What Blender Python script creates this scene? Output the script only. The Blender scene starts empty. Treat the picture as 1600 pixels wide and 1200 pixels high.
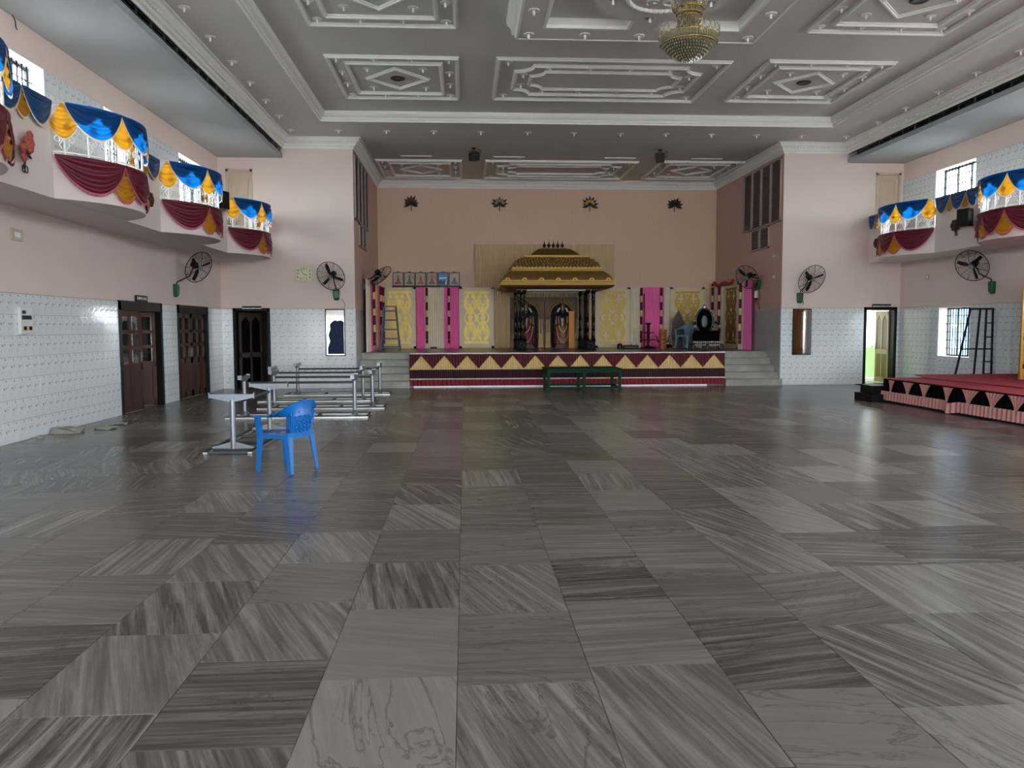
import bpy, bmesh, math, random
from mathutils import Vector, Matrix
random.seed(11)
SC = bpy.context.scene
COL = SC.collection
PI = math.pi

# ------------------------------------------------------------------ camera
def camera():
    p, y, r = math.radians(4.0677), math.radians(3.3711), math.radians(-0.17)
    f = Vector((math.sin(y)*math.cos(p), math.cos(y)*math.cos(p), -math.sin(p)))
    rt = Vector((math.cos(y), -math.sin(y), 0)); up = rt.cross(f)
    rt2 = math.cos(r)*rt + math.sin(r)*up
    up2 = -math.sin(r)*rt + math.cos(r)*up
    cd = bpy.data.cameras.new('camera'); co = bpy.data.objects.new('camera', cd)
    cd.sensor_fit = 'HORIZONTAL'; cd.sensor_width = 36; cd.lens = 28.08
    cd.clip_start = 0.05; cd.clip_end = 200
    m = Matrix((rt2, up2, -f)).transposed().to_4x4(); m.translation = (0, 0, 1.6)
    co.matrix_world = m
    COL.objects.link(co); SC.camera = co
camera()

# ------------------------------------------------------------------ world, light, exposure
SC.view_settings.view_transform = 'Standard'
SC.view_settings.look = 'None'
SC.view_settings.gamma = 1.0
SC.view_settings.use_curve_mapping = False
SC.view_settings.exposure = 1.8
SKY = 9.0
w = bpy.data.worlds.new('overcast_sky'); SC.world = w; w.use_nodes = True
bg = w.node_tree.nodes['Background']
bg.inputs['Color'].default_value = (0.88, 0.95, 1.0, 1); bg.inputs['Strength'].default_value = SKY
SC.cycles.max_bounces = 8; SC.cycles.diffuse_bounces = 6; SC.cycles.glossy_bounces = 4
SC.cycles.transmission_bounces = 6; SC.cycles.transparent_max_bounces = 8
SC.cycles.sample_clamp_indirect = 6.0
SC.cycles.caustics_reflective = False; SC.cycles.caustics_refractive = False
SC.cycles.use_denoising = True

def portal(loc, size, normal):
    """sky portal in an opening: guides the daylight, gives none of its own"""
    ld = bpy.data.lights.new('sky_portal', 'AREA'); ld.shape = 'RECTANGLE'
    ld.size, ld.size_y = size
    ld.cycles.is_portal = True
    lo = bpy.data.objects.new('sky_portal', ld); lo.location = loc
    lo.rotation_euler = Vector(normal).to_track_quat('-Z', 'Z').to_euler()
    COL.objects.link(lo)

# ------------------------------------------------------------------ materials
def lin(c):
    return tuple(((v/255)/12.92 if v/255 <= .04045 else ((v/255+.055)/1.055)**2.4) for v in c) + (1.0,)
class NT:
    def __init__(s, m):
        s.m = m; s.t = m.node_tree; s.n = s.t.nodes; s.l = s.t.links
        s.b = s.n['Principled BSDF']; s.out = s.n['Material Output']
    def a(s, kind, **kw):
        n = s.n.new(kind)
        for k, v in kw.items(): setattr(n, k, v)
        return n
    def math(s, op, a, b=None, c=None):
        n = s.a('ShaderNodeMath', operation=op)
        for i, v in enumerate((a, b, c)):
            if v is None: continue
            if hasattr(v, 'is_output'): s.l.new(v, n.inputs[i])
            else: n.inputs[i].default_value = v
        return n.outputs[0]
    def mix(s, f, a, b):
        n = s.a('ShaderNodeMix', data_type='RGBA')
        for i, v in ((0, f), (6, a), (7, b)):
            if hasattr(v, 'is_output'): s.l.new(v, n.inputs[i])
            else: n.inputs[i].default_value = v
        return n.outputs[2]
MATS = {}
def mat(name, rgb, rough=.6, metal=0.0, spec=.5, var=.06, scale=6.0, bump=0.0, transl=0.0, emit=None, trans=0.0, coat=0.0):
    if name in MATS: return MATS[name]
    m = bpy.data.materials.new(name); m.use_nodes = True; k = NT(m); b = k.b
    c = lin(rgb)
    tc = k.a('ShaderNodeTexCoord')
    nz = k.a('ShaderNodeTexNoise'); nz.inputs['Scale'].default_value = scale; nz.inputs['Detail'].default_value = 4
    k.l.new(tc.outputs['Object'], nz.inputs['Vector'])
    d = tuple(max(0, v*(1-var*2)) for v in c[:3]) + (1,); h = tuple(min(1, v*(1+var)) for v in c[:3]) + (1,)
    col = k.mix(nz.outputs['Fac'], d, h)
    k.l.new(col, b.inputs['Base Color'])
    b.inputs['Roughness'].default_value = rough; b.inputs['Metallic'].default_value = metal
    b.inputs['Specular IOR Level'].default_value = spec
    if trans: b.inputs['Transmission Weight'].default_value = trans
    if coat: b.inputs['Coat Weight'].default_value = coat
    if bump:
        bp = k.a('ShaderNodeBump'); bp.inputs['Strength'].default_value = bump; bp.inputs['Distance'].default_value = .01
        n2 = k.a('ShaderNodeTexNoise'); n2.inputs['Scale'].default_value = scale*6
        k.l.new(tc.outputs['Object'], n2.inputs['Vector'])
        k.l.new(n2.outputs['Fac'], bp.inputs['Height']); k.l.new(bp.outputs['Normal'], b.inputs['Normal'])
    if transl:
        tr = k.a('ShaderNodeBsdfTranslucent'); k.l.new(col, tr.inputs['Color'])
        mx = k.a('ShaderNodeMixShader'); mx.inputs[0].default_value = transl
        k.l.new(b.outputs[0], mx.inputs[1]); k.l.new(tr.outputs[0], mx.inputs[2])
        k.l.new(mx.outputs[0], k.out.inputs['Surface'])
    MATS[name] = m
    return m

def marble(name, island):
    """streaked grey marble: every slab gets its own angle, tone and figure"""
    m = bpy.data.materials.new(name); m.use_nodes = True; k = NT(m); b = k.b
    geo = k.a('ShaderNodeNewGeometry')
    if island: rnd = geo.outputs['Random Per Island']
    else: rnd = k.a('ShaderNodeObjectInfo').outputs['Random']
    r2 = k.math('FRACT', k.math('MULTIPLY', rnd, 17.31))
    r3 = k.math('FRACT', k.math('MULTIPLY', rnd, 71.77))
    r4 = k.math('FRACT', k.math('MULTIPLY', rnd, 191.3))
    ang = k.math('ADD', k.math('MULTIPLY', k.math('GREATER_THAN', r2, .60), 1.3), k.math('MULTIPLY_ADD', r3, .6, -.25))
    vr = k.a('ShaderNodeVectorRotate', rotation_type='Z_AXIS')
    k.l.new(geo.outputs['Position'], vr.inputs['Vector']); k.l.new(ang, vr.inputs['Angle'])
    off = k.a('ShaderNodeCombineXYZ')
    k.l.new(k.math('MULTIPLY', r4, 40.0), off.inputs[0]); k.l.new(k.math('MULTIPLY', r3, 37.0), off.inputs[1]); k.l.new(k.math('MULTIPLY', r2, 20.0), off.inputs[2])
    ad = k.a('ShaderNodeVectorMath', operation='ADD'); k.l.new(vr.outputs[0], ad.inputs[0]); k.l.new(off.outputs[0], ad.inputs[1])
    def noise(sc, scale, detail, rough=.55, dist=0.0):
        sm = k.a('ShaderNodeVectorMath', operation='MULTIPLY'); k.l.new(ad.outputs[0], sm.inputs[0]); sm.inputs[1].default_value = sc
        n = k.a('ShaderNodeTexNoise'); k.l.new(sm.outputs[0], n.inputs['Vector'])
        n.inputs['Scale'].default_value = scale; n.inputs['Detail'].default_value = detail; n.inputs['Roughness'].default_value = rough; n.inputs['Distortion'].default_value = dist
        return n.outputs['Fac']
    st = noise((.34, 7.5, 1), 2.3, 8, .68, .45)          # long streaks
    fine = noise((.9, 22, 1), 2.0, 5, .6, .2)            # hair streaks
    cl = noise((1, 1.6, 1), 2.4, 4, .6, .6)              # clouds
    vein = noise((.5, 2.2, 1), 1.5, 5, .6, 1.4)
    def ramp(v, pts):
        r = k.a('ShaderNodeValToRGB'); k.l.new(v, r.inputs[0]); e = r.color_ramp.elements
        e[0].position, e[1].position = pts[0][0], pts[-1][0]
        e[0].color = (pts[0][1],)*3+(1,); e[1].color = (pts[-1][1],)*3+(1,)
        for p, c in pts[1:-1]:
            q = e.new(p); q.color = (c,)*3+(1,)
        return r.outputs[0]
    s1 = ramp(st, [(.36, 1), (.50, .55), (.62, 0)])
    s2 = ramp(fine, [(.35, .8), (.6, 0)])
    heavy = k.math('MULTIPLY_ADD', k.math('POWER', k.math('FRACT', k.math('MULTIPLY', rnd, 7.13)), 1.1), .88, .12)
    streak = k.math('MULTIPLY', k.math('MINIMUM', k.math('MULTIPLY_ADD', s2, .35, s1), 1.0), heavy)
    vn = k.math('MULTIPLY', ramp(k.math('ABSOLUTE', k.math('SUBTRACT', vein, .5)), [(.0, 1), (.02, 0)]), k.math('MULTIPLY', k.math('GREATER_THAN', r4, .55), .45))
    light = k.mix(cl, lin((100, 98, 93)), lin((140, 138, 133)))
    tone = k.mix(k.math('POWER', r2, 1.4), lin((108, 105, 100)), lin((162, 160, 154)))
    base = k.mix(.55, light, tone)
    c1 = k.mix(streak, base, lin((46, 42, 40)))
    c2 = k.mix(vn, c1, lin((46, 46, 46)))
    k.l.new(c2, b.inputs['Base Color'])
    b.inputs['Roughness'].default_value = .27; b.inputs['Specular IOR Level'].default_value = .48
    bp = k.a('ShaderNodeBump'); bp.inputs['Strength'].default_value = .025; bp.inputs['Distance'].default_value = .01
    k.l.new(noise((1, 1, 1), 3.0, 3), bp.inputs['Height']); k.l.new(bp.outputs['Normal'], b.inputs['Normal'])
    return m

def ceramic(name):
    """glossy white wall tile printed with small leaf dashes; object space is the tile's own (x across, z up)"""
    m = bpy.data.materials.new(name); m.use_nodes = True; k = NT(m); b = k.b
    tc = k.a('ShaderNodeTexCoord'); sp = k.a('ShaderNodeSeparateXYZ'); k.l.new(tc.outputs['Object'], sp.inputs[0])
    X, Z = sp.outputs[0], sp.outputs[2]
    def mark(cx, cz, a, rx, rz):
        ca, sa = math.cos(a), math.sin(a)
        dx = k.math('SUBTRACT', X, cx); dz = k.math('SUBTRACT', Z, cz)
        u = k.math('ADD', k.math('MULTIPLY', dx, ca/rx), k.math('MULTIPLY', dz, sa/rx))
        v = k.math('ADD', k.math('MULTIPLY', dx, -sa/rz), k.math('MULTIPLY', dz, ca/rz))
        d = k.math('ADD', k.math('MULTIPLY', u, u), k.math('MULTIPLY', v, v))
        return k.math('LESS_THAN', d, 1.0)
    dark = k.math('MAXIMUM', mark(.02, .268, .2, .008, .020), k.math('MAXIMUM', mark(-.035, .165, .8, .009, .022), mark(.03, .175, -.7, .006, .013)))
    grey = k.math('MAXIMUM', mark(.0, .175, -.9, .006, .018), k.math('MAXIMUM', mark(-.06, .09, .5, .008, .016), mark(.065, .215, -.4, .006, .014)))
    cloud = k.a('ShaderNodeTexNoise'); cloud.inputs['Scale'].default_value = 9; k.l.new(tc.outputs['Object'], cloud.inputs['Vector'])
    oi = k.a('ShaderNodeObjectInfo')
    base = k.mix(cloud.outputs['Fac'], lin((196, 203, 206)), lin((226, 230, 231)))
    base = k.mix(k.math('MULTIPLY', oi.outputs['Random'], .25), base, lin((204, 210, 212)))
    c = k.mix(k.math('MULTIPLY', grey, .55), base, lin((140, 140, 138)))
    c = k.mix(k.math('MULTIPLY', dark, .75), c, lin((78, 72, 68)))
    k.l.new(c, b.inputs['Base Color'])
    b.inputs['Roughness'].default_value = .12
    bp = k.a('ShaderNodeBump'); bp.inputs['Strength'].default_value = .25; bp.inputs['Distance'].default_value = .01
    n2 = k.a('ShaderNodeTexNoise'); n2.inputs['Scale'].default_value = 11; k.l.new(tc.outputs['Object'], n2.inputs['Vector'])
    k.l.new(n2.outputs['Fac'], bp.inputs['Height']); k.l.new(bp.outputs['Normal'], b.inputs['Normal'])
    return m

def wood(name, a, b_, rough=.4):
    m = bpy.data.materials.new(name); m.use_nodes = True; k = NT(m); b = k.b
    tc = k.a('ShaderNodeTexCoord'); mp = k.a('ShaderNodeMapping'); mp.inputs['Scale'].default_value = (14, 14, 1.3)
    k.l.new(tc.outputs['Object'], mp.inputs[0])
    n = k.a('ShaderNodeTexNoise'); n.inputs['Scale'].default_value = 2.4; n.inputs['Detail'].default_value = 6; k.l.new(mp.outputs[0], n.inputs['Vector'])
    k.l.new(k.mix(n.outputs['Fac'], lin(a), lin(b_)), b.inputs['Base Color']); b.inputs['Roughness'].default_value = rough
    return m

def glass(name):
    m = bpy.data.materials.new(name); m.use_nodes = True; k = NT(m)
    tr = k.a('ShaderNodeBsdfTransparent'); gl = k.a('ShaderNodeBsdfGlossy'); gl.inputs['Roughness'].default_value = .03
    tr.inputs['Color'].default_value = (.9, .93, .92, 1)
    lw = k.a('ShaderNodeLayerWeight'); fr = k.math('MULTIPLY_ADD', k.math('POWER', lw.outputs['Facing'], 5.0), .9, .03)
    mx = k.a('ShaderNodeMixShader'); k.l.new(fr, mx.inputs[0]); k.l.new(tr.outputs[0], mx.inputs[1]); k.l.new(gl.outputs[0], mx.inputs[2])
    k.l.new(mx.outputs[0], k.out.inputs['Surface'])
    return m

PINK = mat('pink_wall_paint', (218, 199, 190), .75, var=.03, scale=1.2)
PALE = mat('pale_pink_balcony_paint', (222, 206, 199), .7, var=.03, scale=1.4)
SHADEPINK = mat('shaded_pink_wall_paint', (196, 162, 148), .75, var=.03, scale=1.2)  # wall pink darkened: the stage's shade is put into the colour
GREYPAINT = mat('grey_ceiling_paint', (206, 204, 198), .8, var=.03, scale=.8)
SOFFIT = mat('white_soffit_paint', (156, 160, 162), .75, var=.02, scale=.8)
MOULD = mat('white_plaster_moulding', (232, 232, 226), .6, var=.03)
CREAM = mat('cream_painted_wood', (196, 178, 158), .5)
SCREEN = mat('ivory_painted_board', (212, 196, 160), .5)
BLOCK = mat('black_stone_block', (12, 11, 11), .6, spec=.12)
BLACK = mat('black_painted_wood', (11, 10, 10), .4, spec=.22)
BLACKM = mat('black_metal', (13, 12, 12), .45, spec=.3)
BRONZE = mat('dark_red_bronze', (48, 26, 22), .45, .4)
STEEL = mat('brushed_steel', (128, 132, 137), .36, .7, var=.08, scale=20)
STEELD = mat('dark_steel', (70, 72, 74), .45, .6)
WHITEP = mat('white_enamel', (232, 234, 234), .4)
BLUEL = mat('dark_blue_lining', (6, 44, 80), .8, spec=.1)
BLUE = mat('blue_satin', (4, 74, 128), .36, transl=.15, var=.10, scale=10, spec=.6)
BLUEB = mat('bright_blue_satin', (8, 108, 190), .32, transl=.68, var=.10, scale=10, spec=.6)
YEL = mat('golden_yellow_satin', (214, 150, 26), .38, transl=.40, var=.10, scale=10, spec=.6)
RED = mat('crimson_satin', (102, 8, 34), .45, transl=.12, var=.12, scale=10, spec=.5)
FRW = mat('white_fringe', (226, 220, 200), .8, transl=.2)
FRP = mat('pink_fringe', (196, 96, 122), .8, transl=.2)
PLASTIC = mat('royal_blue_plastic', (8, 100, 176), .26, var=.04, scale=12, spec=.55)
GREEN = mat('green_painted_wood', (8, 52, 32), .6, spec=.12, var=.15, scale=14)
FANGREEN = mat('green_fan_enamel', (16, 86, 52), .3)
MAROON = mat('maroon_pleated_cloth', (84, 9, 22), .7, var=.14, scale=9)
DKMAROON = mat('dark_maroon_cloth', (44, 6, 15), .75, var=.14, scale=9)
CRIM = mat('crimson_ruffle_cloth', (126, 10, 36), .6, var=.14, scale=9)
BEIGE = mat('beige_satin', (214, 184, 124), .5, var=.1, scale=9)
DRAPEB = mat('beige_backdrop_cloth', (206, 180, 138), .7, var=.1, scale=5)
DRAPEW = mat('ivory_curtain_cloth', (226, 213, 190), .7, var=.08, scale=5)
PINKC = mat('hot_pink_cloth', (244, 112, 178), .6, var=.08, scale=5)
GOLD = mat('bright_gold_foil', (238, 206, 96), .45, .12, var=.08, scale=10)
OLDGOLD = mat('old_gold_paint', (132, 98, 44), .45, .3, var=.2, scale=16, bump=.3)
BRIGHTGOLD = mat('gilt_edge', (236, 196, 104), .38, .2, var=.12, scale=14)
BROWNGOLD = mat('brown_gold_dome', (104, 70, 36), .5, .25, var=.2, scale=14, bump=.3)
STONE = mat('grey_step_stone', (150, 148, 138), .35, var=.28, scale=3)
STAGEF = mat('brown_stage_stone', (104, 88, 74), .28, var=.15, scale=2)
BLACKCARVE = mat('black_carved_lacquer', (9, 8, 9), .25, spec=.3, var=.1)
SILVER = mat('silver_leaf', (190, 190, 188), .3, .8)
SIDETILE = mat('grey_side_tile', (172, 170, 172), .2, var=.05)
CARPET = mat('red_carpet', (170, 34, 58), .9, var=.16, scale=24, bump=.4)
BLKCLOTH = mat('black_velvet', (8, 6, 7), .95, spec=.1)
PINKP = mat('dusty_pink_pleats', (184, 128, 122), .6, var=.1, scale=8)
WOODD = wood('dark_red_wood', (52, 28, 20), (82, 46, 32), .5)
DARKDOOR = mat('grey_brown_stile', (74, 66, 62), .5, spec=.3)
WOODF = mat('black_door_frame', (10, 9, 8), .4, spec=.2)
WOODY = mat('ochre_door_panel', (132, 100, 52), .45)
CREAMG = mat('cream_green_door_paint', (186, 172, 120), .45)
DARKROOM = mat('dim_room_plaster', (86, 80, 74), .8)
GREENW = mat('light_green_paint', (136, 196, 112), .7)
MIRROR = mat('mirror_silver', (226, 228, 228), .04, 1.0, var=0.01)
GLASS = glass('clear_pane')
CRYSTAL = mat('smoky_crystal', (208, 196, 160), .08, trans=.75, spec=.6, var=.1)
GILT = mat('gilt_metal', (196, 160, 78), .25, .9)
LOUV = mat('brown_louvre', (112, 90, 82), .6)
LOUVF = mat('pale_louvre_stile', (170, 150, 140), .6)
MARBLE_ONE = marble('streaked_marble_slab', False)
MARBLE_ALL = marble('streaked_marble_field', True)
TILE = ceramic('leaf_print_wall_tile')
GROUT = mat('dark_grout', (70, 66, 62), .9)
IDOL = mat('black_granite_figure', (34, 28, 26), .3)
ORANGE = mat('orange_board', (226, 146, 26), .5)

# ------------------------------------------------------------------ mesh helpers
class MB:
    def __init__(s): s.v = []; s.f = []; s.mi = []; s.cur = 0; s.mats = None
    def add(s, vs, fs):
        o = len(s.v); s.v += [Vector(p) for p in vs]
        s.f += [tuple(i+o for i in f) for f in fs]; s.mi += [s.cur]*len(fs); return s
    def box(s, x0, y0, z0, x1, y1, z1):
        return s.add([(x0,y0,z0),(x1,y0,z0),(x1,y1,z0),(x0,y1,z0),(x0,y0,z1),(x1,y0,z1),(x1,y1,z1),(x0,y1,z1)],
                     [(3,2,1,0),(4,5,6,7),(0,1,5,4),(1,2,6,5),(2,3,7,6),(3,0,4,7)])
    def cb(s, c, d):
        return s.box(c[0]-d[0]/2, c[1]-d[1]/2, c[2]-d[2]/2, c[0]+d[0]/2, c[1]+d[1]/2, c[2]+d[2]/2)
    def bar(s, p, q, w, h, up=(0,0,1), w2=None, h2=None):
        p, q = Vector(p), Vector(q); d = (q-p).normalized(); u = Vector(up)
        if abs(d.dot(u)) > .98: u = Vector((0,1,0))
        r = d.cross(u).normalized(); u = r.cross(d)
        w2 = w if w2 is None else w2; h2 = h if h2 is None else h2
        V = [p+r*a*w/2+u*b*h/2 for a, b in ((-1,-1),(1,-1),(1,1),(-1,1))] + [q+r*a*w2/2+u*b*h2/2 for a, b in ((-1,-1),(1,-1),(1,1),(-1,1))]
        return s.add(V, [(3,2,1,0),(4,5,6,7),(0,1,5,4),(1,2,6,5),(2,3,7,6),(3,0,4,7)])
    def tube(s, pts, r, n=8, closed=False):
        P = [Vector(p) for p in pts]; m = len(P)
        R = r if isinstance(r, (list, tuple)) else [r]*m
        t0 = (P[1]-P[0]).normalized(); ref = Vector((0,0,1)) if abs(t0.z) < .9 else Vector((1,0,0))
        nrm = t0.cross(ref).normalized(); V = []
        for i in range(m):
            if closed: t = (P[(i+1)%m]-P[i-1]).normalized()
            else: t = (P[min(i+1,m-1)]-P[max(i-1,0)]).normalized()
            nrm = (nrm - t*nrm.dot(t))
            nrm = nrm.normalized() if nrm.length > 1e-6 else t.orthogonal().normalized()
            b = t.cross(nrm)
            for k in range(n):
                a = 2*PI*k/n; V.append(P[i]+(nrm*math.cos(a)+b*math.sin(a))*R[i])
        F = []
        for i in range(m if closed else m-1):
            j = (i+1) % m
            for k in range(n): F.append((i*n+k, i*n+(k+1)%n, j*n+(k+1)%n, j*n+k))
        if not closed: F += [tuple(range(n-1,-1,-1)), tuple((m-1)*n+k for k in range(n))]
        return s.add(V, F)
    def lathe(s, prof, n=16, c=(0,0,0), sx=1, sy=1):
        V = []; F = []; m = len(prof)
        for r, z in prof:
            for k in range(n):
                a = 2*PI*k/n; V.append((c[0]+r*sx*math.cos(a), c[1]+r*sy*math.sin(a), c[2]+z))
        for i in range(m-1):
            for k in range(n): F.append((i*n+k, i*n+(k+1)%n, (i+1)*n+(k+1)%n, (i+1)*n+k))
        F += [tuple(range(n-1,-1,-1)), tuple((m-1)*n+k for k in range(n))]
        return s.add(V, F)
    def sphere(s, c, r, n=10, m=6):
        rr = r if isinstance(r, (list, tuple)) else (r, r, r); V = [(c[0],c[1],c[2]-rr[2])]; F = []
        for i in range(1, m):
            b = -PI/2+PI*i/m
            for k in range(n):
                a = 2*PI*k/n; V.append((c[0]+rr[0]*math.cos(b)*math.cos(a), c[1]+rr[1]*math.cos(b)*math.sin(a), c[2]+rr[2]*math.sin(b)))
        V.append((c[0],c[1],c[2]+rr[2])); T = len(V)-1
        for k in range(n):
            F.append((0, 1+(k+1)%n, 1+k)); F.append((T, T-n+k, T-n+(k+1)%n))
            for i in range(m-2): F.append((1+i*n+k, 1+i*n+(k+1)%n, 1+(i+1)*n+(k+1)%n, 1+(i+1)*n+k))
        return s.add(V, F)
    def prism(s, poly, axis, a0, a1):
        n = len(poly)
        def P(p, a): return {'x': (a,p[0],p[1]), 'y': (p[0],a,p[1]), 'z': (p[0],p[1],a)}[axis]
        return s.add([P(p,a0) for p in poly]+[P(p,a1) for p in poly],
                     [tuple(range(n-1,-1,-1)), tuple(range(n,2*n))]+[(i,(i+1)%n,n+(i+1)%n,n+i) for i in range(n)])
    def grid(s, fn, nu, nv, th=None):
        """surface fn(u,v)->point; th=vector adds a back face that far away, closed at the rim"""
        V = [Vector(fn(i/nu, j/nv)) for j in range(nv+1) for i in range(nu+1)]; w = nu+1
        F = [(j*w+i, j*w+i+1, (j+1)*w+i+1, (j+1)*w+i) for j in range(nv) for i in range(nu)]
        if th is not None:
            o = len(V); t = Vector(th); V += [p+t for p in V]
            F += [tuple(i+o for i in reversed(f)) for f in F]
            rim = [i for i in range(w)] + [j*w+nu for j in range(1, nv+1)] + [nv*w+i for i in range(nu-1,-1,-1)] + [j*w for j in range(nv-1,0,-1)]
            F += [(rim[(i+1)%len(rim)], rim[i], rim[i]+o, rim[(i+1)%len(rim)]+o) for i in range(len(rim))]
        return s.add(V, F)
    def loft(s, secs, caps=True):
        n = len(secs[0]); V = [p for q in secs for p in q]; F = []
        for i in range(len(secs)-1):
            for k in range(n): F.append((i*n+k, i*n+(k+1)%n, (i+1)*n+(k+1)%n, (i+1)*n+k))
        if caps: F += [tuple(range(n-1,-1,-1)), tuple((len(secs)-1)*n+k for k in range(n))]
        return s.add(V, F)
    def sweep(s, prof, path, closed=False):
        """profile [(out,z)] along a level path [(x,y)], mitred; out is to the right of travel"""
        n = len(path); secs = []
        for i in range(n):
            p = Vector(path[i])
            a = Vector(path[i-1]) if (closed or i > 0) else None; b = Vector(path[(i+1)%n]) if (closed or i < n-1) else None
            d1 = (p-a).normalized() if a is not None else (b-p).normalized(); d2 = (b-p).normalized() if b is not None else d1
            n1 = Vector((d1.y,-d1.x)); n2 = Vector((d2.y,-d2.x)); m = (n1+n2)
            m = m/max(.2, m.dot(n1)) if m.length > 1e-6 else n1
            secs.append([Vector((p.x+m.x*o, p.y+m.y*o, z)) for o, z in prof])
        if closed: secs.append(secs[0]); return s.loft(secs, False)
        return s.loft(secs)
    def mesh(s, name, m, smooth=False, M=None, fix=True):
        me = bpy.data.meshes.new(name)
        V = s.v if M is None else [M @ p for p in s.v]
        me.from_pydata([tuple(p) for p in V], [], s.f)
        for q in (m if isinstance(m, (list, tuple)) else [m]): me.materials.append(q)
        if isinstance(m, (list, tuple)): me.polygons.foreach_set('material_index', s.mi)
        if fix:
            bm = bmesh.new(); bm.from_mesh(me); bmesh.ops.recalc_face_normals(bm, faces=bm.faces); bm.to_mesh(me); bm.free()
        if smooth: me.polygons.foreach_set('use_smooth', [True]*len(me.polygons))
        me.update(); return me
    def obj(s, name, m, parent=None, smooth=False, world=False, label=None, kind=None):
        """one linked object; world=True: the points are in world space and are moved into the parent's"""
        M = WM[parent.name].inverted() if (world and parent is not None) else None
        o = bpy.data.objects.new(name, s.mesh(name, m, smooth, M)); COL.objects.link(o)
        if parent is not None: o.parent = parent; WM[o.name] = WM[parent.name]
        else: WM[o.name] = Matrix.Identity(4)
        if label: o['label'] = label
        if kind: o['kind'] = kind
        if smooth == 2: sharp(o)
        return o
WM = {}
def sharp(o, a=40):
    me = o.data
    bm = bmesh.new(); bm.from_mesh(me)
    for e in bm.edges:
        if len(e.link_faces) == 2 and e.calc_face_angle(0) > math.radians(a): e.smooth = False
    bm.to_mesh(me); bm.free()
def bevel(o, w=.004, seg=1):
    b = o.modifiers.new('bevel', 'BEVEL'); b.width = w; b.segments = seg; b.limit_method = 'ANGLE'; return o
def tag(o, label, cat, group=None):
    o['label'] = label; o['category'] = cat
    if group: o['group'] = group
    return o
def thing(name, label, cat, loc=(0,0,0), rz=0.0, group=None):
    o = bpy.data.objects.new(name, None); o.location = loc; o.rotation_euler = (0,0,rz); o.empty_display_size = .1
    COL.objects.link(o); WM[o.name] = Matrix.Translation(loc) @ Matrix.Rotation(rz, 4, 'Z')
    return tag(o, label, cat, group)
def single(mb, name, m, label, cat, loc=None, group=None, smooth=False):
    """a thing that is one mesh; points in world space, origin put at loc"""
    if loc is None:
        xs = [sum(p[i] for p in mb.v)/len(mb.v) for i in (0,1)]; loc = (xs[0], xs[1], min(p[2] for p in mb.v))
    L = Vector(loc); o = bpy.data.objects.new(name, mb.mesh(name, m, smooth, Matrix.Translation(-L))); o.location = L
    COL.objects.link(o); return tag(o, label, cat, group)
def struct(name, mb=None, m=None, loc=(0,0,0)):
    if mb is None: o = bpy.data.objects.new(name, None); COL.objects.link(o)
    else: o = bpy.data.objects.new(name, mb.mesh(name, m)); COL.objects.link(o)
    o['kind'] = 'structure'; WM[o.name] = Matrix.Identity(4); return o
def dup(root, loc, rz=None, label=None, group=None, rot=None):
    r = root.copy(); COL.objects.link(r); r.location = loc
    if rz is not None: r.rotation_euler = (0,0,rz)
    if label: r['label'] = label
    if group: r['group'] = group
    for ch in list(root.children):
        c = ch.copy(); COL.objects.link(c); c.parent = r
        for g in list(ch.children):
            d = g.copy(); COL.objects.link(d); d.parent = c
    return r
def text(body, size, name, m, parent, loc, bold=.0015):
    """flat raised lettering facing local -Y, as a mesh"""
    cu = bpy.data.curves.new('text', 'FONT'); cu.body = body; cu.size = size; cu.extrude = .0008; cu.offset = bold; cu.align_x = 'CENTER'; cu.align_y = 'CENTER'
    tmp = bpy.data.objects.new('text', cu); COL.objects.link(tmp); bpy.context.view_layer.update()
    me = bpy.data.meshes.new_from_object(tmp.evaluated_get(bpy.context.evaluated_depsgraph_get()))
    bpy.data.objects.remove(tmp); bpy.data.curves.remove(cu)
    me.materials.clear(); me.materials.append(m); me.transform(Matrix.Rotation(PI/2, 4, 'X'))
    o = bpy.data.objects.new(name, me); o.parent = parent; o.location = loc; COL.objects.link(o); return o
def arc(cx, cy, r, a0, a1, n): return [(cx+r*math.cos(a0+(a1-a0)*i/n), cy+r*math.sin(a0+(a1-a0)*i/n)) for i in range(n+1)]

# ------------------------------------------------------------------ the hall's shell
LX, RX, FY, BY, YB = -6.35, 11.95, 21.4, 27.2, -9.0      # left/right walls, pier wall, stage back wall, wall behind the camera
SLX, SRX, STZ = -2.88, 8.62, 0.9                          # stage side walls, stage floor
T = .28
def wallgrid(mb, axis, a0, a1, u0, u1, z0, z1, holes=()):
    us = sorted({u0, u1, *[min(max(h[i], u0), u1) for h in holes for i in (0, 1)]}); zs = sorted({z0, z1, *[min(max(h[i], z0), z1) for h in holes for i in (2, 3)]})
    for i in range(len(us)-1):
        run = None
        for j in range(len(zs)-1):
            cu, cz = (us[i]+us[i+1])/2, (zs[j]+zs[j+1])/2
            if any(h[0] < cu < h[1] and h[2] < cz < h[3] for h in holes): 
                if run: _wb(mb, axis, a0, a1, us[i], us[i+1], *run); run = None
            else: run = (run[0], zs[j+1]) if run else (zs[j], zs[j+1])
        if run: _wb(mb, axis, a0, a1, us[i], us[i+1], *run)
    return mb
def _wb(mb, axis, a0, a1, u0, u1, z0, z1):
    if axis == 'x': mb.box(a0, u0, z0, a1, u1, z1)
    else: mb.box(u0, a0, z0, u1, a1, z1)

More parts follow.
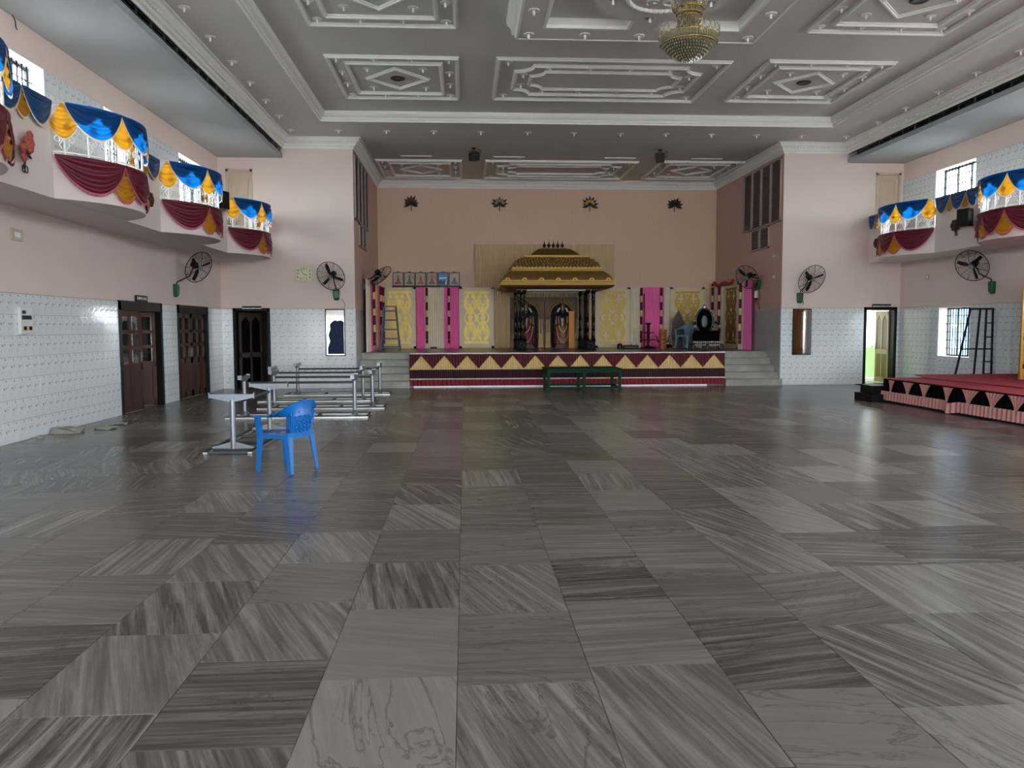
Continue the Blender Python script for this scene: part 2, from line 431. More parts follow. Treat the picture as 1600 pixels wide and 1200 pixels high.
UWL = [(-7.3,-5.7),(-3.6,-2.0),(.1,1.7),(3.8,5.4),(7.5,9.1),(11.2,12.8),(14.8,16.4),(18.5,20.1)]
UWR = [(-7.6,-6.0),(-3.9,-2.3),(-.2,1.4),(3.5,5.1),(7.2,8.8),(10.9,12.5),(14.6,16.2),(18.27,19.87)]
UZ = (3.95, 5.52)
LDOOR = [(15.1,17.2,0,2.1),(18.1,20.2,0,2.1)]
wall_left = struct('wall_left', wallgrid(MB(), 'x', LX-T, LX, YB, FY+T, 0, 6.9, LDOOR+[(a,b,*UZ) for a,b in UWL]), PINK)
RWIN = (18.27, 19.55, .84, 2.06)
RLOW = [(c-.64, c+.64, .84, 2.06) for c in (11.5, 7.8, 4.1, .4, -3.3)]  # unseen low windows, added to brighten the middle of the floor
wall_right = struct('wall_right', wallgrid(MB(), 'x', RX, RX+T, YB, FY+T, 0, 6.9, [RWIN]+RLOW+[(a,b,*UZ) for a,b in UWR]), PINK)
FDL, FDR = (-6.06,-5.1,0,2.1), (10.94,11.87,0,2.1)
UDL, UDR = (-6.15,-5.47,3.42,5.70), (11.18,11.87,3.42,5.75)
wall_front_left = struct('wall_front_left', wallgrid(MB(), 'y', FY, FY+T, LX, SLX-.004, 0, 6.9, [FDL, UDL]), PINK)
wall_front_right = struct('wall_front_right', wallgrid(MB(), 'y', FY, FY+T, SRX+.004, RX, 0, 6.9, [FDR, UDR]), PINK)
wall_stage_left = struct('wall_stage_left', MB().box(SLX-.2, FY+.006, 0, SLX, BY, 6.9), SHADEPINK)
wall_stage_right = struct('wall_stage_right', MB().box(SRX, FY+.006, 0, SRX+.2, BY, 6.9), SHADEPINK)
MB().box(SLX, FY+.02, 0, SLX+.012, BY-1.0, 2.09).obj('side_tile_facing', SIDETILE, wall_stage_left)
MB().box(SRX-.012, FY+.02, 0, SRX, BY-1.0, 2.09).obj('side_tile_facing', SIDETILE, wall_stage_right)
wall_back = struct('wall_back', MB().box(SLX-.2, BY, 0, SRX+.2, BY+.25, 6.9), mat('warm_lit_wall_paint', (218, 188, 166), .75, var=.03, scale=1.2))  # wall pink made warmer: bounced light is put into the colour
REAR = [(-4.8,-2.4,0,2.6),(.6,5.2,0,3.0),(8.0,10.4,0,2.6),(-4.8,-2.4,3.9,5.5),(.6,2.6,3.9,5.5),(3.2,5.2,3.9,5.5),(8.0,10.4,3.9,5.5)]  # unseen openings behind the camera, added to let daylight in
wall_rear = struct('wall_rear', wallgrid(MB(), 'y', YB-T, YB, LX-T, RX+T, 0, 6.9, REAR), PINK)
for a, b, c, d in REAR: portal(((a+b)/2, YB-T-.02, (c+d)/2), (b-a, d-c), (0,1,0))
for a, b in UWL: portal((LX-T-.02, (a+b)/2, sum(UZ)/2), (b-a, UZ[1]-UZ[0]), (1,0,0))
for a, b in UWR: portal((RX+T+.02, (a+b)/2, sum(UZ)/2), (b-a, UZ[1]-UZ[0]), (-1,0,0))
for c in [RWIN]+RLOW: portal((RX+T+.02, (c[0]+c[1])/2, 1.45), (1.28, 1.22), (-1,0,0))

# wall tiles, each an object of its own
TM = {}
def tile_mesh(wd, ht):
    key = (round(wd,3), round(ht,3))
    if key not in TM:
        g = .0018; mb = MB(); x, z = wd/2-.0004, ht-g
        mb.add([(-x,0,g),(x,0,g),(x,0,z),(-x,0,z),(-x,-.006,g+.0),(x,-.006,g),(x,-.006,z),(-x,-.006,z)],
               [(4,5,6,7),(0,1,5,4),(1,2,6,5),(2,3,7,6),(3,0,4,7)])
        TM[key] = mb.mesh('wall_tile', TILE, fix=False)
    return TM[key]
def tiles(parent, side, pos, u0, u1, z0, z1, rows, tw=.2):
    """side: 'L' faces +X, 'R' faces -X, 'F' faces -Y; one backing of grout and the tiles proud of it"""
    n = max(1, round((u1-u0)/tw)); wd = (u1-u0)/n; ht = (z1-z0)/rows
    b = MB()
    if side == 'F': b.box(u0, pos-.006, z0, u1, pos, z1+.004)
    elif side == 'L': b.box(pos, u0, z0, pos+.006, u1, z1+.004)
    else: b.box(pos-.006, u0, z0, pos, u1, z1+.004)
    b.obj('tile_grout', GROUT, parent)
    me = tile_mesh(wd, ht)
    for i in range(n):
        for j in range(rows):
            o = bpy.data.objects.new('wall_tile', me); o.parent = parent
            u = u0+wd*(i+.5); z = z0+ht*j; e = random.uniform(-.0012, .0012); ti = random.gauss(0, .004)
            if side == 'F': o.location = (u, pos-.007+e, z); o.rotation_euler = (random.gauss(0,.003), 0, ti)
            elif side == 'L': o.location = (pos+.007+e, u, z); o.rotation_euler = (0, random.gauss(0,.003), PI/2+ti)
            else: o.location = (pos-.007+e, u, z); o.rotation_euler = (0, random.gauss(0,.003), -PI/2+ti)
            COL.objects.link(o)
for a, b in ((10.7,15.1),(17.2,18.1),(20.2,FY)): tiles(wall_left, 'L', LX, a, b, 0, 2.1, 7)
for a, b in ((15.9,RWIN[0]),(RWIN[1],FY)): tiles(wall_right, 'R', RX, a, b, 0, 2.1, 7)
tiles(wall_right, 'R', RX, RWIN[0], RWIN[1], 0, RWIN[2], 3)
for a, b in ((LX,FDL[0]),(FDL[1],SLX)): tiles(wall_front_left, 'F', FY, a, b, 0, 2.1, 7)
for a, b in ((SRX,FDR[0]),(FDR[1],RX)): tiles(wall_front_right, 'F', FY, a, b, 0, 2.1, 7)
wall_left_upper = struct('wall_left_upper'); wall_right_upper = struct('wall_right_upper')
for a, b in ((12.8,14.8),(16.4,18.5),(20.1,FY)): tiles(wall_left_upper, 'L', LX, a, b, 3.95, 5.52, 5)
for a, b in ((16.2,18.27),(19.87,FY)): tiles(wall_right_upper, 'R', RX, a, b, 3.95, 5.52, 5)
# tiling out of the picture, up to the wall behind the camera: one plain facing
MB().box(LX, YB, 0, LX+.012, 10.7, 2.1).obj('tile_facing', TILE, wall_left)
wallgrid(MB(), 'x', RX-.012, RX, YB, 15.9, 0, 2.1, RLOW).obj('tile_facing', TILE, wall_right)

# ------------------------------------------------------------------ floor of marble slabs
floor = struct('floor', MB().box(LX-T, YB-T, -.2, RX+T, BY, -.006), mat('pale_floor_grout', (128, 124, 112), .9))
cols = []
PH = {0:(3.48,.90), -1:(3.58,.90), -2:(3.0,.81), 1:(3.64,.90), 2:(3.35,.87), -3:(3.3,.88)}
x0 = -.045; cw = .619
slabs = []
for k in range(-11, 20):
    xa, xb = x0+cw*k, x0+cw*(k+1)
    xa, xb = max(xa, LX), min(xb, RX)
    if xb-xa < .05: continue
    ph, pitch = PH.get(k, (random.uniform(0,.9), random.choice((.88,.9,.9,.92))))
    y = ph - pitch*math.ceil((ph-YB)/pitch)
    while y < FY+.6:
        ya, yb = max(y, YB), min(y+pitch, FY+.7)
        if yb-ya > .05: slabs.append((xa, ya, xb, yb))
        y += pitch
def in_view(s):
    xm, ym = (s[0]+s[2])/2, (s[1]+s[3])/2
    return ym > 2.2 and -.575*s[3]-.1 < s[2] and s[0] < .745*s[3]+.1
vis = sorted([s for s in slabs if in_view(s)], key=lambda s: s[1])[:300]
SM = {}
def slab_mb(mb, wx, wy, ox=0, oy=0, oz=0):
    g = .0016; x, y = wx/2-g, wy/2-g; b = .0015
    return mb.add([(ox-x,oy-y,oz-b),(ox+x,oy-y,oz-b),(ox+x,oy+y,oz-b),(ox-x,oy+y,oz-b),(ox-x+b,oy-y+b,oz),(ox+x-b,oy-y+b,oz),(ox+x-b,oy+y-b,oz),(ox-x+b,oy+y-b,oz),
                   (ox-x,oy-y,oz-.007),(ox+x,oy-y,oz-.007),(ox+x,oy+y,oz-.007),(ox-x,oy+y,oz-.007)],
                  [(4,5,6,7),(0,1,5,4),(1,2,6,5),(2,3,7,6),(3,0,4,7),(8,9,1,0),(9,10,2,1),(10,11,3,2),(11,8,0,3)])
for s in vis:
    key = (round(s[2]-s[0],3), round(s[3]-s[1],3))
    if key not in SM: SM[key] = slab_mb(MB(), *key).mesh('floor_tile', MARBLE_ONE, fix=False)
    o = bpy.data.objects.new('floor_tile', SM[key]); o.parent = floor
    o.location = ((s[0]+s[2])/2, (s[1]+s[3])/2, random.uniform(-.0006, .0004)); o.rotation_euler = (random.gauss(0,.0009), random.gauss(0,.0012), 0)
    COL.objects.link(o)
mb = MB(); vs = set(vis)
for s in slabs:
    if s not in vs: slab_mb(mb, s[2]-s[0], s[3]-s[1], (s[0]+s[2])/2, (s[1]+s[3])/2, random.uniform(-.0006,.0004))
mb.obj('floor_tile_field', MARBLE_ALL, floor, kind='stuff')

# ------------------------------------------------------------------ ceiling
CZ, TZ, SZ = 6.5, 6.72, 6.0
CX0, CX1 = -4.70, 10.37
TR = (-3.40, -2.5, 9.12, 19.62)
BOX = (.92, 7.2, 4.88, 13.6, 6.38)
cl = MB()
wallgrid_z = lambda z0, z1, X0, Y0, X1, Y1, h: (cl.box(X0,Y0,z0,h[0],Y1,z1), cl.box(h[2],Y0,z0,X1,Y1,z1), cl.box(h[0],Y0,z0,h[2],h[1],z1), cl.box(h[0],h[3],z0,h[2],Y1,z1))
wallgrid_z(CZ, CZ+.4, CX0, YB-T, CX1, BY+.2, TR)
cl.box(TR[0]-.02, TR[1]-.02, TZ, TR[2]+.02, TR[3]+.02, TZ+.2)
ceiling = struct('ceiling', cl, GREYPAINT)
struct('roof', MB().box(LX-T-.1, YB-T-.1, 6.9, RX+T+.1, BY+.3, 7.05), STONE)
for sgn, xa, xb, xw in ((1, CX0, LX, 'left'), (-1, CX1, RX, 'right')):
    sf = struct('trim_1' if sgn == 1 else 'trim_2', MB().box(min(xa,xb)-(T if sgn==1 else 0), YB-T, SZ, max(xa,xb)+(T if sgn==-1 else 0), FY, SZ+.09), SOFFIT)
    m = MB(); q = xa-.05*sgn
    m.box(min(xa,q), YB, SZ+.09, max(xa,q), FY, SZ+.11); m.box(min(xa,q), YB, SZ+.27, max(xa,q), FY, 6.6)
    m.obj('soffit_edge', SOFFIT, sf)
    MB().box(min(xa-.35*sgn,xa-.30*sgn), YB, SZ+.09, max(xa-.35*sgn,xa-.30*sgn), FY, SZ+.3).obj('slot_back', BLACK, sf)
    for i in range(23):
        y = 9.0+i*.54
        MB().box(min(xa-.04*sgn,xa-.01*sgn), y-.012, SZ+.11, max(xa-.04*sgn,xa-.01*sgn), y+.012, SZ+.27).obj('slot_divider', STEELD, sf)
    m = MB(); m.box(min(xa-.03*sgn,xa-.02*sgn), YB, SZ+.15, max(xa-.03*sgn,xa-.02*sgn), FY, SZ+.16); m.box(min(xa-.03*sgn,xa-.02*sgn), YB, SZ+.21, max(xa-.03*sgn,xa-.02*sgn), FY, SZ+.22)
    m.obj('slot_blade', STEELD, sf)
# crown moulding round hall, piers and stage: profile steps out to the right of travel (into the room)
CROWN = [(0,6.24),(.02,6.24),(.03,6.29),(.07,6.31),(.09,6.37),(.16,6.42),(.19,6.47),(.24,6.475),(.24,6.51),(0,6.51)]
path = [(CX0,YB),(CX0,FY),(SLX,FY),(SLX,BY),(SRX,BY),(SRX,FY),(CX1,FY),(CX1,YB)]
crown = struct('trim_3', MB().sweep(CROWN, path), MOULD)
m = MB()
for i in range(len(path)-1):
    p, q = Vector(path[i]), Vector(path[i+1]); d = (q-p).normalized(); nn = Vector((d.y,-d.x)); L = (q-p).length
    if L > 12: p = p + d*(L*.55 if i == 0 else 0); L = L*.45
    for k in range(int(L/.075)):
        c = p+d*(k+.5)*.075+nn*.115
        m.cb((c.x, c.y, 6.375), (.035, .035, .035)); 
m.obj('dentil_row', MOULD, crown, kind='stuff')
# stepped moulding of the raised tray
TRM = [(-.02,6.49),(.0,6.49),(.0,6.53),(-.05,6.545),(-.05,6.58),(-.11,6.62),(-.13,6.66),(-.13,6.73),(-.02,6.73)]
tpath = [(TR[0],TR[1]),(TR[0],TR[3]),(TR[2],TR[3]),(TR[2],TR[1])]
struct('trim_4', MB().sweep([(-o, z) for o, z in TRM], tpath, True), MOULD)
# relief frames on the ceiling
def frame(mb, poly, z, w=.085, h=.06):
    prof = [(-w/2,z+.005),(-w/2,z-h*.4),(-w*.2,z-h*.45),(-w*.15,z-h),(w*.2,z-h),(w*.25,z-h*.5),(w/2,z-h*.45),(w/2,z+.005)]
    return mb.sweep(prof, poly, True)
def rect(x0, y0, x1, y1): return [(x0,y0),(x0,y1),(x1,y1),(x1,y0)]
def notched(x0, y0, x1, y1, r):
    P = []
    for cx, cy, a in ((x0,y0,0),(x0,y1,-PI/2),(x1,y1,-PI),(x1,y0,-PI*1.5)):
        seq = [(cx+r*math.cos(a+PI/2*i/5), cy+r*math.sin(a+PI/2*i/5)) for i in range(6)]
        P += seq
    return P
LAMPS = []
def diamond_panel(cx, cy, z, name, lampgroup, w=2.46, l=2.7, medal=True):
    p = struct(name)
    frame(MB(), rect(cx-w/2,cy-l/2,cx+w/2,cy+l/2), z).obj('outer_frame', MOULD, p)
    frame(MB(), rect(cx-w/2+.32,cy-l/2+.36,cx+w/2-.32,cy+l/2-.36), z).obj('inner_frame', MOULD, p)
    frame(MB(), [(cx-.62,cy),(cx,cy+.66),(cx+.62,cy),(cx,cy-.66)], z, .08, .05).obj('diamond_frame', MOULD, p)
    if medal:
        MB().lathe([(.15,0),(.15,-.015),(.12,-.03),(.10,-.02),(.0,-.02)], 20, (cx,cy,z)).obj('rosette', STEELD, p, True)
    xs = [cx-w/2+.16+i*(w-.32)/3 for i in range(4)]; ys = [cy-l/2+.18+i*(l-.36)/3 for i in range(4)]
    P = [(x,ys[0]) for x in xs]+[(x,ys[3]) for x in xs]+[(xs[0],y) for y in ys[1:3]]+[(xs[3],y) for y in ys[1:3]]
    P += [(cx+a*.55,cy+b*.62) for a in (-1,1) for b in (-1,1)]
    LAMPS.append((lampgroup, z, P))
def long_panel(cx, cy, z, name, lampgroup, w=4.5, l=2.68):
    p = struct(name)
    frame(MB(), rect(cx-w/2,cy-l/2,cx+w/2,cy+l/2), z).obj('outer_frame', MOULD, p)
    frame(MB(), notched(cx-1.87,cy-.95,cx+1.87,cy+.95,.36), z).obj('middle_frame', MOULD, p)
    frame(MB(), notched(cx-1.54,cy-.58,cx+1.54,cy+.58,.28), z, .08, .05).obj('inner_frame', MOULD, p)
    P = [(cx+a*(w/2-.2),cy+b*(l/2-.25)) for a in (-1,1) for b in (-1,1)]
    P += [(cx+t,cy+b*.77) for t in (-1.2,-.4,.4,1.2) for b in (-1,1)]+[(cx+a*1.71,cy+b*.35) for a in (-1,1) for b in (-1,1)]
    LAMPS.append((lampgroup, z, P))
diamond_panel(-1.34, 16.95, TZ, 'trim_5', 'left far diamond panel')
diamond_panel(7.16, 16.82, TZ, 'trim_6', 'right far diamond panel')
diamond_panel(-1.34, 12.66, TZ, 'trim_7', 'left near diamond panel')
diamond_panel(7.18, 12.56, TZ, 'trim_8', 'right near diamond panel')
long_panel(2.93, 16.92, TZ, 'trim_9', 'long panel beyond chandelier')
diamond_panel(-1.31, 25.25, CZ, 'trim_10', 'left stage ceiling panel', medal=False)
diamond_panel(7.12, 25.1, CZ, 'trim_11', 'right stage ceiling panel', medal=False)
long_panel(2.92, 25.2, CZ, 'trim_12', 'long stage ceiling panel')
# the dropped box the chandelier hangs from, with four coffers cut by a round plate
bx = MB(); X0, Y0, X1, Y1, BZ = BOX; CCX, CCY, CR = 2.93, 11.75, 1.02
cof = [(X0+.36, 7.6, 2.69, 9.9), (3.1, 7.6, X1-.36, 9.9), (X0+.36, 10.4, 2.69, 13.14), (3.1, 10.4, X1-.36, 13.14)]
bx.box(X0,Y0,BZ+.14,X1,Y1,TZ+.02)
wallgrid(bxl := MB(), 'x', 0, 1, Y0, Y1, X0, X1, [(c[1],c[3],c[0],c[2]) for c in cof])
bx.add([(p.z,p.y,BZ+p.x*.14) for p in bxl.v], bxl.f)
box_root = struct('trim_13', bx, GREYPAINT)
MB().lathe([(CR,0),(CR,.15)], 64, (CCX,CCY,BZ-.012)).obj('round_plate', GREYPAINT, box_root)
for c in cof:
    MB().sweep([(0,BZ-.005),(.05,BZ-.005),(.05,BZ+.05),(.09,BZ+.1),(.09,BZ+.145),(0,BZ+.145)], [(c[0],c[1]),(c[0],c[3]),(c[2],c[3]),(c[2],c[1])], True).obj('coffer_moulding', MOULD, box_root)
bc = MB().sweep([(0,BZ-.01),(-.04,BZ-.01),(-.06,BZ+.06),(-.10,BZ+.09),(-.12,BZ+.2),(-.17,BZ+.26),(-.19,BZ+.345),(0,BZ+.345)], [(X0,Y0),(X0,Y1),(X1,Y1),(X1,Y0)], True).obj('box_crown', MOULD, box_root)
m = MB()
for k in range(40): m.cb((X0-.085, Y1-.1-k*.14, BZ+.15), (.05,.07,.06))
m.obj('box_dentil', MOULD, box_root, kind='stuff')
m = MB(); rp = arc(CCX, CCY, .53, 0, 2*PI, 120)[:-1]
m.tube([(x,y,BZ-.025) for x,y in rp], [.036+.010*math.sin(i*PI*2/3) for i in range(120)], 6, True)
m.obj('rope_ring', MOULD, box_root, True)
m = MB()
for k in range(6):
    a = k*PI/3
    m.tube([(CCX+.24*math.cos(a)+.13*(1-j/14)*math.cos(a+j*.55), CCY+.24*math.sin(a)+.13*(1-j/14)*math.sin(a+j*.55), BZ-.018) for j in range(12)], .018, 5)
m.tube([(CCX+.10*math.cos(j*PI/8), CCY+.10*math.sin(j*PI/8), BZ-.018) for j in range(16)], .02, 5, True)
m.obj('scroll_relief', MOULD, box_root, True)

LAMPS.append(('chandelier box', BZ, [(1.08,12.4),(1.08,13.39),(2.0,13.36),(2.9,13.36),(2.9,12.6),(2.2,11.95),(3.66,11.95),(3.8,13.36),(4.72,13.36),(4.72,12.35),(1.08,11.4),(4.72,11.4)]))
LAMPS.append(('band before stage', CZ, [(-4.28+i*1.18, 20.5) for i in range(13)]))
LAMPS.append(('left ceiling band', CZ, [(-4.25, 12.87+i*1.255) for i in range(6)]))
LAMPS.append(('right ceiling band', CZ, [(9.95, 12.85+i*1.24) for i in range(6)]))
first = None
ORD = ['first','second','third','fourth','fifth','sixth','seventh','eighth','ninth','tenth','eleventh','twelfth','thirteenth']
def lamp_words(P):
    """where each lamp sits among its fellows: its row from the camera, then its place from the left"""
    ys = sorted({round(y, 2) for x, y in P}); out = []
    for x, y in P:
        row = sorted(px for px, py in P if round(py, 2) == round(y, 2)); i = row.index(x)
        w1 = '' if len(ys) == 1 else 'row %s from camera' % ORD[ys.index(round(y, 2))]
        w2 = '' if len(row) == 1 else '%s from left' % ORD[i]
        out.append(', '.join(v for v in (w1, w2) if v))
    return out
for grp, z, P in LAMPS:
    for (x, y), wd in zip(P, lamp_words(P)):
        lab = 'bulb downlight, '+grp+', '+wd
        if first is None:
            first = thing('downlight', lab, 'downlight', (x,y,z), 0, 'downlights on the '+grp)
            MB().lathe([(.064,-.001),(.088,-.001),(.090,-.010),(.078,-.014),(.064,-.012)], 14).obj('ring', MOULD, first, True)
            MB().lathe([(.066,-.001),(.066,-.007),(.0,-.007)], 12).obj('reflector', BLACK, first)
            MB().lathe([(.0,-.005),(.018,-.012),(.021,-.062),(.016,-.078),(.0,-.082)], 8).obj('bulb', WHITEP, first, True)
        else: dup(first, (x,y,z), label=lab, group='downlights on the '+grp)
for i, (xa, xb) in enumerate(((-1.8,-.9),(.85,1.78),(4.08,5.0),(6.63,7.56))):
    t = thing('slot_diffuser', ['leftmost','second from left','third from left','rightmost'][i]+' thin air slot in the ceiling over the stage front', 'air vent', ((xa+xb)/2,23.38,CZ), 0, 'air slots over the stage front')
    w2 = (xb-xa)/2
    m = MB(); m.box(-w2,-.05,-.02,w2,-.03,0); m.box(-w2,.03,-.02,w2,.05,0); m.box(-w2,-.05,-.02,-w2+.02,.05,0); m.box(w2-.02,-.05,-.02,w2,.05,0); m.obj('rim', MOULD, t)
    MB().box(-w2+.02,-.03,-.006,w2-.02,.03,-.001).obj('slot', BLACK, t)
for i, x in enumerate((.28, 5.45)):
    t = thing('stage_spotlight', ['black spotlight hanging over the stage, left of the two','black spotlight hanging over the stage, right of the two'][i], 'spotlight', (x,22.3,CZ), .3-.5*i)
    MB().lathe([(.06,0),(.06,-.03),(.02,-.04)], 12).obj('ceiling_plate', BLACKM, t)
    m = MB(); m.tube([(0,0,-.03),(0,0,-.07)], .012); m.tube([(-.13,0,-.24),(-.13,0,-.10),(0,0,-.07),(.13,0,-.10),(.13,0,-.24)], .01, 6); m.obj('yoke', BLACKM, t)
    m = MB(); m.box(-.11,-.13,-.34,.11,.11,-.14); m.box(-.12,-.16,-.36,.12,-.12,-.13); m.obj('housing', BLACKM, t)
    MB().tube([(.1,.05,-.16),(.19,.02,-.2),(.21,0,-.08),(.12,0,-.01)], .008, 5).obj('cable', BLACK, t)

# ------------------------------------------------------------------ stage and its steps
SX0, SX1, SY = -1.46, 7.05, 21.36
stage = struct('floor_stage', MB().box(SX0, SY, -.01, SX1, BY, STZ).box(SLX+.012, 22.62, -.01, SX0, BY, STZ).box(SX1, 22.62, -.01, SRX-.012, BY, STZ), STAGEF)
def steps(name, label, xa, xb):
    t = thing(name, label, 'steps', ((xa+xb)/2, 21.2, 0))
    for i in range(5):
        m = MB(); y0 = 21.2+.29*i; z0 = i*STZ/5; z1 = (i+1)*STZ/5
        m.box(xa, y0, z0-(.01 if i else .01), xb, 22.615, z1-.035)
        m.obj('riser', STONE, t, world=True)
        o = MB().box(xa, y0-.025, z1-.035, xb, y0+.31 if i < 4 else 22.62, z1).obj('tread', STONE, t, world=True); bevel(o, .008)
steps('stage_steps', 'five grey stone steps at the left end of the stage, below the step ladder', SLX+.013, SX0-.002)
steps('stage_steps', 'five grey stone steps at the right end of the stage, below the throne', SX1+.002, SRX-.013)

# front skirt of the stage
t = thing('stage_skirt', 'maroon and beige pleated skirt with pointed peaks hanging along the stage front', 'skirt', ((SX0+SX1)/2, SY, 0))
L = SX1-SX0
def pleat(x, per=.085, amp=.012, ph=0): 
    return amp*math.sin(2*PI*x/per+ph+.9*math.sin(x*3.1))
def pleated(z0, z1, y, per, amp, m, name, ph=0, zf=None, nx=900, nz=1, kind=None):
    g = MB().grid(lambda u, v: (SX0+u*L, y-.014-pleat(u*L, per, amp*(1 if v < .99 else 1.2), ph), (z1+(zf(u)-z1)*v) if zf else z1+(z0-z1)*v), nx, nz)
    return g.obj(name, m, t, True, True)
NP = 14
def peak(u):
    q = (u*NP) % 1.0
    return .865-.36*abs(q-.5)*2 - .012*math.sin(q*40)
pleated(.44, .90, SY-.008, .060, .014, BEIGE, 'beige_pleats', 1.0)
pleated(0, .905, SY-.036, .075, .012, MAROON, 'maroon_peaked_valance', 0, lambda u: .505+.36*(abs(((u*NP) % 1.0)-.5)*-2+1)*1.0 if False else .50+.35*(1-2*abs(((u*NP)%1.0)-.5)), nx=1400)
pleated(.235, .475, SY-.040, .055, .012, DKMAROON, 'dark_maroon_band', 2.0)
pleated(.215, .245, SY-.062, .05, .008, FRW, 'lace_trim', .4)
pleated(.045, .225, SY-.034, .11, .020, CRIM, 'crimson_ruffle', .7)
MB().box(SX0+.1, SY-.10, .002, SX1-.5, SY-.015, .045).obj('white_hem_cloth', WHITEP, t, world=True)
MB().tube([(SX0+u*L/40, SY-.05, .905+.003*math.sin(u*2)) for u in range(41)], .018, 6).obj('white_top_edge', WHITEP, t, True, True)
MB().box(SX0-.012, SY-.06, .02, SX0+.002, SY-.01, .9).obj('side_hem', MAROON, t, world=True)

# ------------------------------------------------------------------ doors
def xf(o, M):
    o.matrix_local = M; return o
def half_door(parent, w, h, m, hinge, ang, side, glazed=True, world_x=True):
    pass
def leaf(name, parent, w, h, M, mfr, mpan, rows_glass=3, handle=True, pointed=False):
    """a door leaf, x 0..w from its hinge, thickness about y=0, M places it; its panels, panes and handle are its children"""
    st = .085 if not pointed else .07
    m = MB(); t = .02
    mid = .78 if not pointed else .80
    m.box(0,-t,0,st,t,h); m.box(w-st,-t,0,w,t,h); m.box(w/2-st/2.2,-t,0,w/2+st/2.2,t,h)
    m.box(0,-t,0,w,t,.14); m.box(0,-t,mid,w,t,mid+.13); m.box(0,-t,h-.10,w,t,h)
    g = mid+.13; gh = (h-.10-g)
    if rows_glass:
        for k in (1, 2): z = g+gh*k/3; m.box(0,-t,z-.035,w,t,z+.035)
    if pointed:
        for xa, xb in ((st, w/2-st/2.2), (w/2+st/2.2, w-st)):
            xm = (xa+xb)/2
            m.prism([(xa,h-.1),(xa,h-.26),(xm,h-.1)], 'y', -t, t); m.prism([(xb,h-.1),(xm,h-.1),(xb,h-.26)], 'y', -t, t)
    o = m.obj(name, mfr, parent); o.matrix_local = M
    for xa, xb in ((st, w/2-st/2.2), (w/2+st/2.2, w-st)):
        p = MB().box(xa,-.008,.14,xb,.008,mid)
        p.box(xa+.03,-.014,.18,xb-.03,.014,mid-.04); p.obj('lower_panel', mpan, o)
        if rows_glass:
            for k in range(3):
                za = g+gh*k/3+(.035 if k else 0); zb = g+gh*(k+1)/3-(.035 if k < 2 else 0)
                MB().box(xa,-.003,za,xb,.003,zb).obj('pane', GLASS, o)
        else: MB().box(xa,-.008,g,xb,.008,h-.1).obj('upper_panel', mpan, o)
    if handle:
        q = MB(); q.box(w-st+.01,-t-.012,.93,w-.02,-t,1.12); q.tube([(w-.045,-t-.01,1.04),(w-.045,-t-.05,1.04),(w-.13,-t-.055,1.04)], .009, 6); q.box(w-st+.015,t,.93,w-.02,t+.012,1.12)
        q.obj('handle', STEEL, o)
    return o
def door_frame(name, rectw, side, depth=.10, wd=.075, m=None):
    """black frame lining an opening; side L: in wall_left, F: in the pier wall"""
    a, b, z0, z1 = rectw; d = struct(name)
    m1 = MB()
    if side == 'L':
        for p, q in ((a, a+wd), (b-wd, b)): m1.box(LX-T+.02, p, 0, LX+.03, q, z1)
        m1.box(LX-T+.02, a, z1-wd*1.6, LX+.03, b, z1+.02)
    else:
        for p, q in ((a, a+wd), (b-wd, b)): m1.box(p, FY-.03, 0, q, FY+T-.02, z1)
        m1.box(a, FY-.03, z1-wd*.8, b, FY+T-.02, z1+.02)
    m1.obj('door_frame', m or WOODF, d); return d
Rz = lambda a: Matrix.Rotation(a, 4, 'Z'); Tr = lambda *p: Matrix.Translation(p)
d1 = door_frame('door_1', LDOOR[0], 'L', wd=.10); d2 = door_frame('door_2', LDOOR[1], 'L', wd=.10)
lw = (2.1-.2)/2
leaf('door_leaf', d1, lw-.005, 1.92, Tr(LX-.06, 15.205, .012) @ Rz(PI/2-.05) @ Matrix.Scale(1,4), WOODD, WOODD)
leaf('door_leaf', d1, lw-.005, 1.92, Tr(LX-.10, 17.095, .012) @ Rz(-PI/2-.62), WOODD, WOODD)
leaf('door_leaf', d2, lw-.005, 1.92, Tr(LX-.06, 18.205, .012) @ Rz(PI/2), WOODD, WOODD)
leaf('door_leaf', d2, lw-.005, 1.92, Tr(LX-.06, 20.095, .012) @ Rz(-PI/2), WOODD, WOODD)
d3 = door_frame('door_3', FDL, 'F'); d4 = door_frame('door_4', FDR, 'F')
leaf('door_leaf', d3, .80, 2.0, Tr(FDL[0]+.08, FY+T-.05, .012) @ Rz(1.02), DARKDOOR, BLACK, 0, True, True)
leaf('door_leaf', d4, .78, 2.0, Tr(FDR[1]-.08, FY+T-.05, .012) @ Rz(PI-1.63), CREAMG, WOODY, 0, True, True)
for nm, r in (('door_5', UDL), ('door_6', UDR)):
    d = struct(nm); a, b, z0, z1 = r
    m = MB(); m.box(a,FY-.02,z0,a+.06,FY+.15,z1); m.box(b-.06,FY-.02,z0,b,FY+.15,z1); m.box(a,FY-.02,z1-.06,b,FY+.15,z1); m.obj('door_frame', CREAM, d)
    m = MB(); m.box(a+.06,FY+.03,z0,b-.06,FY+.07,z1-.06); m.obj('door_leaf', CREAM, d)
    m = MB(); 
    for x in (a+.13, b-.15): m.box(x,FY+.02,z0+.1,x+.02,FY+.03,z1-.2)
    m.box(a+.13,FY+.02,z1-.22,b-.13,FY+.03,z1-.2); m.obj('panel_bead', CREAM, d)
    m = MB(); xk = b-.11 if nm == 'door_5' else a+.10; m.box(xk-.015,FY+.012,4.35,xk+.015,FY+.03,4.5); m.tube([(xk,FY+.01,4.42),(xk,FY-.02,4.42),(xk,FY-.02,4.5)],.008,6); m.obj('door_handle', STEEL, d)

